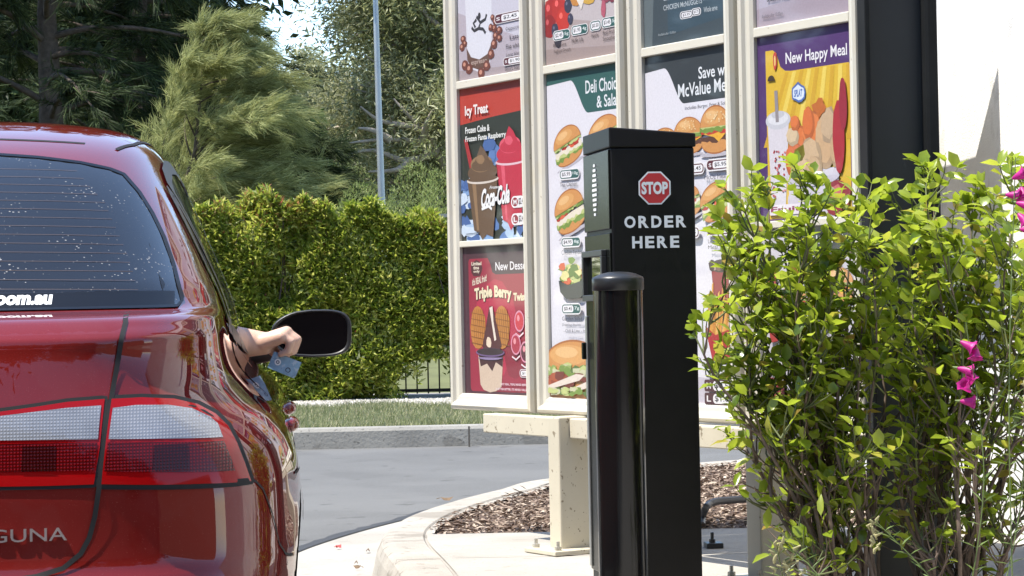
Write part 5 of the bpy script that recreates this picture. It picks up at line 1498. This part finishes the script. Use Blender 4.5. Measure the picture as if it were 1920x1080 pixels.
def needle_tree(name, label, base, top, r0, nb, spread, seed, nm, per, group=None, wind=(.25, 0, 0), zlo=.15, nl=.30, nw=.009, up=.75, droop=.55):
    """she-oak: arching branches with brushes of long fine needles"""
    t = thing(name, label, 'tree', base, 0, group)
    q = random.Random(seed); g = np.random.default_rng(seed)
    base, top = Vector(base), Vector(top); Hh = (top - base).length
    mb = MB(); tr = [base + (top - base) * (i / 8) + Vector((q.gauss(0, .06), q.gauss(0, .06), 0)) for i in range(9)]
    mb.tube(tr, [r0 * (1 - .115 * i) for i in range(9)], 9)
    C_, D_ = [], []
    for k in range(nb):
        f = zlo + (.99 - zlo) * (k + q.random()) / nb
        i = min(int(f * 8), 7); st = tr[i] + (tr[i + 1] - tr[i]) * (f * 8 - i)
        a = k * 2.39996 + q.uniform(-.4, .4); ln = spread * (1.12 - .75 * f) * q.uniform(.7, 1.15)
        d = Vector((math.cos(a) + wind[0], math.sin(a), up + q.uniform(-.2, .3))).normalized()
        br = [st]; n_ = 9
        for s_ in range(n_):
            br.append(br[-1] + d * ln / n_); d = (d + Vector((wind[0] * .25, 0, -droop * .16)) + Vector((q.gauss(0, .07), q.gauss(0, .07), q.gauss(0, .05)))).normalized()
        mb.tube(br, [r0 * .22 * (1 - .1 * s_) for s_ in range(n_ + 1)], 5)
        for s_ in range(2, n_ + 1):
            dd = (br[s_] - br[s_ - 1]).normalized()
            for w in range(3 if s_ > 3 else 2):
                e = (dd * 1.0 + Vector((q.gauss(0, .55), q.gauss(0, .55), q.gauss(.05, .4)))).normalized()
                tl = ln * .13 * q.uniform(.6, 1.4) + .12
                m = int(per * q.uniform(.6, 1.3))
                u = g.uniform(0, 1, m)[:, None]
                C_.append(np.array(br[s_]) + u * np.array(e) * tl + g.normal(0, .025, (m, 3)))
                D_.append(np.array(e) * 1.0 + g.normal(0, .22, (m, 3)) + np.array([wind[0] * .6, 0, -droop * .35]))
    mb.build('trunk', bark, t, True)
    c, d = np.concatenate(C_), np.concatenate(D_); n = len(c)
    leaves('crown', c, d, g.uniform(.6, 1.2, n) * nl, nw, nm, t, shape='needle')
    return t

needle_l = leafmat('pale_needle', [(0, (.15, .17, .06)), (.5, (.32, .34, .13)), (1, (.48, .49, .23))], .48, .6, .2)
needle_d = leafmat('shaded_needle', [(0, (.016, .026, .010)), (.6, (.034, .052, .018)), (1, (.07, .10, .03))], .2, .7, .2)  # darkened copy of the needles, with backlit shade put into the colour
euc = leafmat('gum_leaf', [(0, (.18, .19, .09)), (.5, (.36, .38, .19)), (.85, (.50, .51, .31)), (1, (.62, .61, .44))], .5, .38, .5)
euc2 = leafmat('olive_leaf', [(0, (.14, .16, .06)), (.5, (.30, .32, .14)), (1, (.46, .47, .25))], .48, .4, .45)
fresh = leafmat('fresh_leaf', [(0, (.04, .09, .014)), (.5, (.075, .15, .022)), (1, (.13, .21, .04))], .4, .4, .4)
dark_l = leafmat('dark_leaf', [(0, (.010, .020, .007)), (.6, (.022, .04, .012)), (1, (.05, .08, .022))], .15, .6, .3)
grassy = leafmat('scrub_leaf', [(0, (.12, .16, .04)), (.5, (.24, .29, .08)), (1, (.38, .42, .16))], .4, .5, .3)

GZ = .6
def at(px, Y, z=GZ):
    p = P(px, 540, Y); return (p.x, p.y, z)
b = at(285, 30); needle_tree('she_oak', 'feathery pale green she-oak leaning right behind the hedge', b, (b[0] + .80, b[1], 4.4), .055, 50, 2.1, 3, needle_l, 84, wind=(.55, 0, 0), zlo=.02, nl=.17, nw=.0065, up=.9)
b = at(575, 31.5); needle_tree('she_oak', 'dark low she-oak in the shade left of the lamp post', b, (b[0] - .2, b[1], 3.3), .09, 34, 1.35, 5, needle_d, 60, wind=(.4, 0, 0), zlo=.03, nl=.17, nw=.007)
for i, (px, Y, Ht, sp, sd, lb) in enumerate(((90, 36, 10.5, 3.4, 21, 'dark she-oak with a thick trunk above the car roof'), (-330, 35, 11, 3.6, 22, 'dark she-oak at the left edge of the tree belt'), (255, 38.5, 11.5, 2.3, 23, 'tall dark she-oak behind the pale feathery one'), (215, 43, 12, 4, 24, 'farthest dark she-oak deep in the left of the belt'))):
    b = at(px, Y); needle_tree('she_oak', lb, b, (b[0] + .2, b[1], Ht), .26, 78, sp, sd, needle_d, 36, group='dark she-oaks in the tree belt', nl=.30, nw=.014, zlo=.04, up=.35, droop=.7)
LIMBS = [[(845, 345, 40), (822, 290, 39.6), (795, 245, 39.2), (762, 212, 39), (738, 185, 39)], [(835, 305, 39.8), (790, 268, 39.2), (722, 262, 38.8), (655, 268, 38.6)], [(815, 285, 39.5), (762, 302, 39), (700, 282, 38.8), (640, 292, 38.6)],
         [(798, 250, 39.2), (772, 238, 39), (712, 226, 38.8), (676, 200, 38.6)], [(790, 268, 39.2), (800, 232, 38.8), (812, 205, 38.6)], [(730, 262, 38.8), (700, 245, 38.6), (672, 240, 38.5)], [(765, 300, 39), (745, 318, 38.8), (690, 322, 38.6)]]
b = at(815, 41); broad_tree('gum_tree', 'grey green gum tree with bare pale limbs behind the lamp post', b, (b[0] - .1, b[1], 9.5), .2, 44, 2.5, 31, euc, pale_bark, 520, .34, .12, .030, zmin=3.3, keep=.5, limbs=[[P(*p) for p in l] for l in LIMBS])
b = at(590, 46); broad_tree('gum_tree', 'gum tree with airy crown below the patch of sky', b, (b[0], b[1], 5.0), .2, 28, 2.0, 32, euc, pale_bark, 420, .30, .12, .032, keep=.55)
b = at(930, 40); broad_tree('gum_tree', 'olive green gum tree partly behind the menu boards', b, (b[0], b[1], 9.5), .24, 32, 3.2, 33, euc2, pale_bark, 150, .40, .15, .036, extra=130)
b = at(500, 38); broad_tree('leafy_tree', 'fresh green small tree between the she-oaks and the gum', b, (b[0] + .2, b[1], 3.9), .08, 14, 1.1, 34, fresh, bark, 70, .2, .13, .07, extra=20)
b = at(40, 55); broad_tree('backdrop_tree', 'broad dark tree behind the she-oaks at far left', b, (b[0], b[1], 12), .3, 34, 5.5, 35, dark_l, bark, 110, .6, .34, .16, extra=150)
b = at(130, 58); broad_tree('backdrop_tree', 'broad dark tree behind the tall she-oak', b, (b[0] - 1.4, b[1], 11), .3, 34, 3.6, 36, dark_l, bark, 110, .6, .34, .16, extra=150)
b = at(900, 60); broad_tree('backdrop_tree', 'olive tree filling the gaps behind the pale limbed gum', b, (b[0] + .6, b[1], 11), .3, 36, 4.6, 37, euc2, bark, 120, .6, .30, .10, extra=170)
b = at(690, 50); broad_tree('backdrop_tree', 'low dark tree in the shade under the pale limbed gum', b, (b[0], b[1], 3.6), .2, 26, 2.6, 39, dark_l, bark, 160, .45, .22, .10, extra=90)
t = thing('reflection_wall', 'plain brown brick wall added outside the picture to be reflected in the car', 'wall', (2, -7.5, 0))  # added out of view to give the car paint a smooth brown reflection
brick = mat('brown_brick', (.22, .12, .08), .9, var=.2, vscale=6, bump=.3, bscale=40)
MB().box((0, 0, 2.2), (34, .22, 4.4)).build('wall', brick, t)
MB().box((11.0, 6.6, 2.2), (.22, 12.9, 4.4)).build('wall', brick, t)
MB().box((0, 0, 4.435), (34.1, .30, .07)).build('coping', MATS['kerb_concrete'], t, bevel=.01)
# trees added out of view to darken reflections in paint, glass and posters
for i, (X, Y, Ht, sp) in enumerate(((-12, -10, 9, 3.4), (-7, -11.5, 9, 3.8), (-2, -10.5, 9.5, 3.6), (3, -11.5, 9, 3.8), (8.5, -10.5, 9, 3.4), (13.5, -10.5, 9, 3.6), (-12, 3, 6, 3.0), (-12.5, 9, 7, 3.2), (-11.5, 15, 6.5, 3.0))):
    broad_tree('reflection_tree', 'bushy dark tree added outside the picture for reflections', (X, Y, 0), (X + .3, Y, Ht), .2, 26, sp, 70 + i, dark_l, bark, 60, .5, .40, .20, group='trees added for reflections', extra=60, zmin=.2)
# scrub on the bank
for i, (px, Y, hh, w) in enumerate(((640, 27, 1.05, .75), (765, 28, 1.2, .9), (835, 26.5, 1.1, .7), (700, 33, 1.4, 1.3), (880, 34, 1.6, 1.4))):
    b = at(px, Y, .45); t = thing('scrub_bush', ('low yellow green scrub left of the lamp post', 'yellow green scrub right of the lamp post', 'scrub beside the menu board edge above the hedge', 'rear scrub directly behind the lamp post', 'rear taller scrub under the olive gum tree')[i], 'bush', b, 0, 'scrub on the bank')
    g = np.random.default_rng(60 + i); n = 20000
    u = g.normal(0, 1, (n, 3)); u = u / np.linalg.norm(u, axis=1, keepdims=True) * g.uniform(.35, 1, (n, 1)) ** .5
    u *= 1 + .25 * np.sin(u[:, :1] * 7 + i) + .2 * np.sin(u[:, 2:] * 9)
    c = np.array(b) + u * np.array([w, w * .7, hh]) + np.array([0, 0, hh * .5]); c = c[c[:, 2] > b[2]]; n = len(c)
    leaves('foliage', c, np.stack([g.normal(0, .5, n), g.normal(0, .5, n), g.normal(.7, .4, n)], 1), g.uniform(.035, .075, n), .011, grassy, t)
    mb = MB()
    for k in range(9): mb.tube([Vector(b), Vector(b) + Vector((rnd.gauss(0, w * .25), rnd.gauss(0, .2), hh * .5)), Vector(b) + Vector((rnd.gauss(0, w * .45), rnd.gauss(0, .3), hh))], [.02, .012, .005], 5)
    mb.build('stems', bark, t, True)

# ------------------------------------------------------------------ shrub in front of the boards and the penstemon beside it
shrub_leaf = mat('shrub_leaf', (.1, .2, .02), .24, spec=.55, island=[(0, (.07, .13, .014)), (.3, (.17, .25, .022)), (.65, (.30, .38, .04)), (.90, (.40, .45, .08)), (.96, (.42, .30, .07)), (1, (.26, .14, .05))], transl=.5, tcol=(.55, .66, .05))
stem_m = mat('shrub_stem', (.15, .11, .085), .85, var=.35, vscale=40)
twig_m = mat('green_twig', (.10, .12, .04), .7)
def shrub(label, base, tips, seed, per=9):
    """stems grow from the base to given tip points, forking on the way; leaves in tufts along the outer twigs"""
    q = random.Random(seed); g = np.random.default_rng(seed)
    t = thing('shrub', label, 'shrub', tuple(base), 0)
    wood, twigs = MB(), MB(); C_, D_, U_ = [], [], []
    base = Vector(base)
    def tuft(p, d, n, sz=1.):
        for k in range(n):
            a = k * 2.4 + q.uniform(-.4, .4)
            s_ = d.cross(Vector((.3, .2, .9))).normalized(); s2 = d.cross(s_)
            o = (s_ * math.cos(a) + s2 * math.sin(a)) * q.uniform(.6, 1.1) + d * q.uniform(.2, .9) + Vector((0, 0, q.uniform(-.1, .35)))
            C_.append(tuple(p)); D_.append(tuple(o.normalized())); U_.append((q.gauss(0, .5), q.gauss(0, .5), 1))
    for tip in tips:
        tip = Vector(tip)
        b0 = base + Vector((q.gauss(0, .05), q.gauss(0, .05), 0))
        mid = b0 + (tip - b0) * .5 + Vector((q.gauss(0, .06), q.gauss(0, .06), q.uniform(0, .06)))
        st = crom([b0, b0 + (mid - b0) * .5 + Vector((q.gauss(0, .03), q.gauss(0, .03), 0)), mid, mid + (tip - mid) * .5 + Vector((q.gauss(0, .03), q.gauss(0, .03), 0)), tip], 3)
        n = len(st); wood.tube(st, [.0066 * (1 - .72 * i / (n - 1)) for i in range(n)], 6)
        for i in range(3, n):
            f = i / (n - 1); d0 = (st[i] - st[i - 1]).normalized()
            if st[i].z < .7 and q.random() < .3: continue
            for w in range(3 if f > .4 else 1):
                d = (d0 * .7 + Vector((q.gauss(0, .6), q.gauss(0, .6), q.gauss(.25, .4)))).normalized()
                ln = q.uniform(.07, .17) * (1.15 - .4 * f); tw = [st[i]]
                for s_ in range(4):
                    tw.append(tw[-1] + d * ln / 4); d = (d + Vector((q.gauss(0, .16), q.gauss(0, .16), .13))).normalized()
                (twigs if f > .55 else wood).tube(tw, [.003, .0026, .0022, .0018, .0012], 5)
                for s_ in range(2, 5): tuft(tw[s_], (tw[s_] - tw[s_ - 1]).normalized(), 2 if s_ < 4 else per // 2)
        tuft(tip, Vector((0, 0, 1)), per - 2)
    wood.build('stems', stem_m, t, True); twigs.build('twigs', twig_m, t, True)
    keep = [i for i in range(len(C_)) if q.random() < min(.78, .20 + .66 * max(0, C_[i][2] - .45))]
    C_, D_, U_ = [C_[i] for i in keep], [D_[i] for i in keep], [U_[i] for i in keep]
    n = len(C_)
    leaves('foliage', np.array(C_), np.array(D_), g.uniform(.026, .060, n), g.uniform(.020, .034, n), shrub_leaf, t, shape='broad', up=np.array(U_))
    return t
q = random.Random(12)
def tipset(rows, Y):
    out = []
    for px, py in rows: out.append(P(px + q.uniform(-18, 18), py + (48 if py < 520 else 20) + q.uniform(-15, 15), Y + q.uniform(-.22, .2)))
    return out
main = [(1375, 385), (1410, 365), (1450, 335), (1500, 325), (1545, 340), (1590, 365), (1640, 410), (1385, 450), (1425, 440), (1480, 410), (1530, 420), (1580, 440), (1630, 470), (1385, 560), (1415, 530), (1450, 500), (1510, 510), (1560, 530), (1610, 560), (1400, 650), (1435, 610), (1490, 600), (1540, 620), (1590, 650), (1640, 650), (1405, 750), (1445, 730), (1500, 720), (1560, 730), (1620, 740), (1410, 830), (1470, 810), (1540, 830), (1600, 840), (1440, 920), (1510, 920), (1570, 930), (1480, 1000), (1560, 1010)]
b = P(1580, 1112, 6.25)
shrub('bushy bright green shrub with dark stems in front of the menu boards', (b.x, b.y, .15), tipset(main, 6.25), 41)
right = [(1690, 370), (1730, 340), (1760, 330), (1800, 400), (1830, 370), (1860, 360), (1890, 330), (1930, 310), (1700, 450), (1760, 430), (1820, 460), (1880, 420), (1940, 420), (1690, 540), (1740, 520), (1800, 540), (1860, 520), (1920, 540), (1700, 640), (1750, 620), (1820, 640), (1890, 620), (1960, 640), (1690, 740), (1760, 730), (1860, 730), (1930, 750), (1700, 840), (1780, 850), (1860, 860), (1930, 850), (1720, 930), (1800, 940), (1880, 950), (1960, 930), (1760, 1010), (1850, 1020)]
b = P(1800, 1112, 6.3)
shrub('bushy green shrub before the white wall at the right edge', (b.x, b.y, .15), tipset(right, 6.3), 43)

# penstemon: slender stems with magenta bells
petal = mat('magenta_petal', (.46, .012, .22), .45, transl=.35, tcol=(.62, .02, .32), island=[(0, (.36, .008, .17)), (1, (.58, .03, .30))])
pst = mat('pale_green_stem', (.12, .17, .05), .6)
pet_old = mat('withered_flower', (.34, .32, .16), .8, var=.3, vscale=60)
sage = leafmat('narrow_leaf', [(0, (.10, .17, .04)), (1, (.20, .28, .09))], .35)
def penstemon(label, base, heads, buds):
    t = thing('penstemon', label, 'flower plant', tuple(base), 0, 'penstemons growing through the shrubs')
    st = MB(); base = Vector(base); C_, D_ = [], []
    for hx in heads + buds:
        tip = Vector(hx[0])
        path = crom([base + Vector((q.gauss(0, .03), q.gauss(0, .02), 0)), base + (tip - base) * .5 + Vector((q.gauss(0, .03), q.gauss(0, .03), .03)), tip + Vector((0, 0, .06))], 8)
        st.tube(path, [.0020 - .0009 * i / (len(path) - 1) for i in range(len(path))], 6)
        for i in range(4, len(path) - 2):
            for s_ in (-1, 1): C_.append(tuple(path[i])); D_.append((s_ * q.uniform(.5, 1), q.gauss(0, .4), q.uniform(.2, .8)))
    st.build('stems', pst, t, True)
    leaves('foliage', np.array(C_), np.array(D_), rng.uniform(.03, .055, len(C_)), .008, sage, t, up=np.tile((0, 0, 1.), (len(C_), 1)))
    for tip, flowers in heads:
        for (px, py, dx_, dz_, ln) in flowers:
            p = P(px, py, Vector(tip).y + q.uniform(-.03, .03)); d = Vector((dx_, -.35, dz_)).normalized()
            a = d.cross(Vector((0, 0, 1))).normalized(); b_ = d.cross(a); vs, fs = [], []; n = 14
            for u, r_ in ((0, .0025), (.2, .006), (.5, .009), (.75, .0115), (.9, .0125), (1., .016), (1.06, .0175)):
                for k in range(n):
                    an = 2 * math.pi * k / n; rr = r_ * (1 + (.22 * math.cos(an * 5) if u > .85 else 0))
                    vs.append(p + d * ln * (u - .0) + (a * math.cos(an) + b_ * math.sin(an)) * rr)
            for i in range(6):
                for k in range(n): fs.append((i * n + k, i * n + (k + 1) % n, (i + 1) * n + (k + 1) % n, (i + 1) * n + k))
            fl = MB().add(vs, fs, 0, True).build('flower', petal, t, True)
            MB().tube([p - d * .012, p], [.002, .004], 6).build('calyx', pst, fl, True)
    for tip, _ in buds:
        mb = MB(); tip = Vector(tip)
        for k in range(10):
            c = tip + Vector((q.gauss(0, .012), q.gauss(0, .01), -.008 * k + .05)); mb.tube([c, c + Vector((q.gauss(0, .007), -.004, .010)), c + Vector((q.gauss(0, .008), -.006, .018))], [.003, .0045, .002], 6)
        mb.build('seed_heads', pet_old, t, True)
YF = 5.9
b1 = P(1840, 1120, YF); b2 = P(1900, 1115, YF); b3 = P(1470, 1110, YF)
penstemon('penstemon with magenta bells low in front of the right shrub', (b1.x, b1.y, .15),
          [(P(1812, 650, YF), [(1800, 640, .9, -.5, .036), (1830, 650, -.1, -.9, .03), (1795, 690, .9, -.25, .036), (1820, 735, -.5, .5, .034), (1800, 752, .95, -.1, .034), (1815, 725, .2, .8, .03)])], [(P(1640, 1020, YF), 0)])
penstemon('penstemon with magenta bells at the top right of the shrub', (b2.x, b2.y, .15),
          [(P(1905, 340, YF), [(1898, 335, .7, .3, .032), (1885, 365, .95, -.1, .034), (1905, 380, .95, -.3, .034), (1908, 400, .6, -.7, .03), (1912, 430, .9, -.1, .034), (1914, 350, .3, -.9, .03)])], [(P(1925, 760, YF), 0)])
penstemon('withered penstemon stalks under the left of the shrub', (b3.x, b3.y, .15), [], [(P(1455, 1058, YF), 0), (P(1478, 1068, YF), 0)])
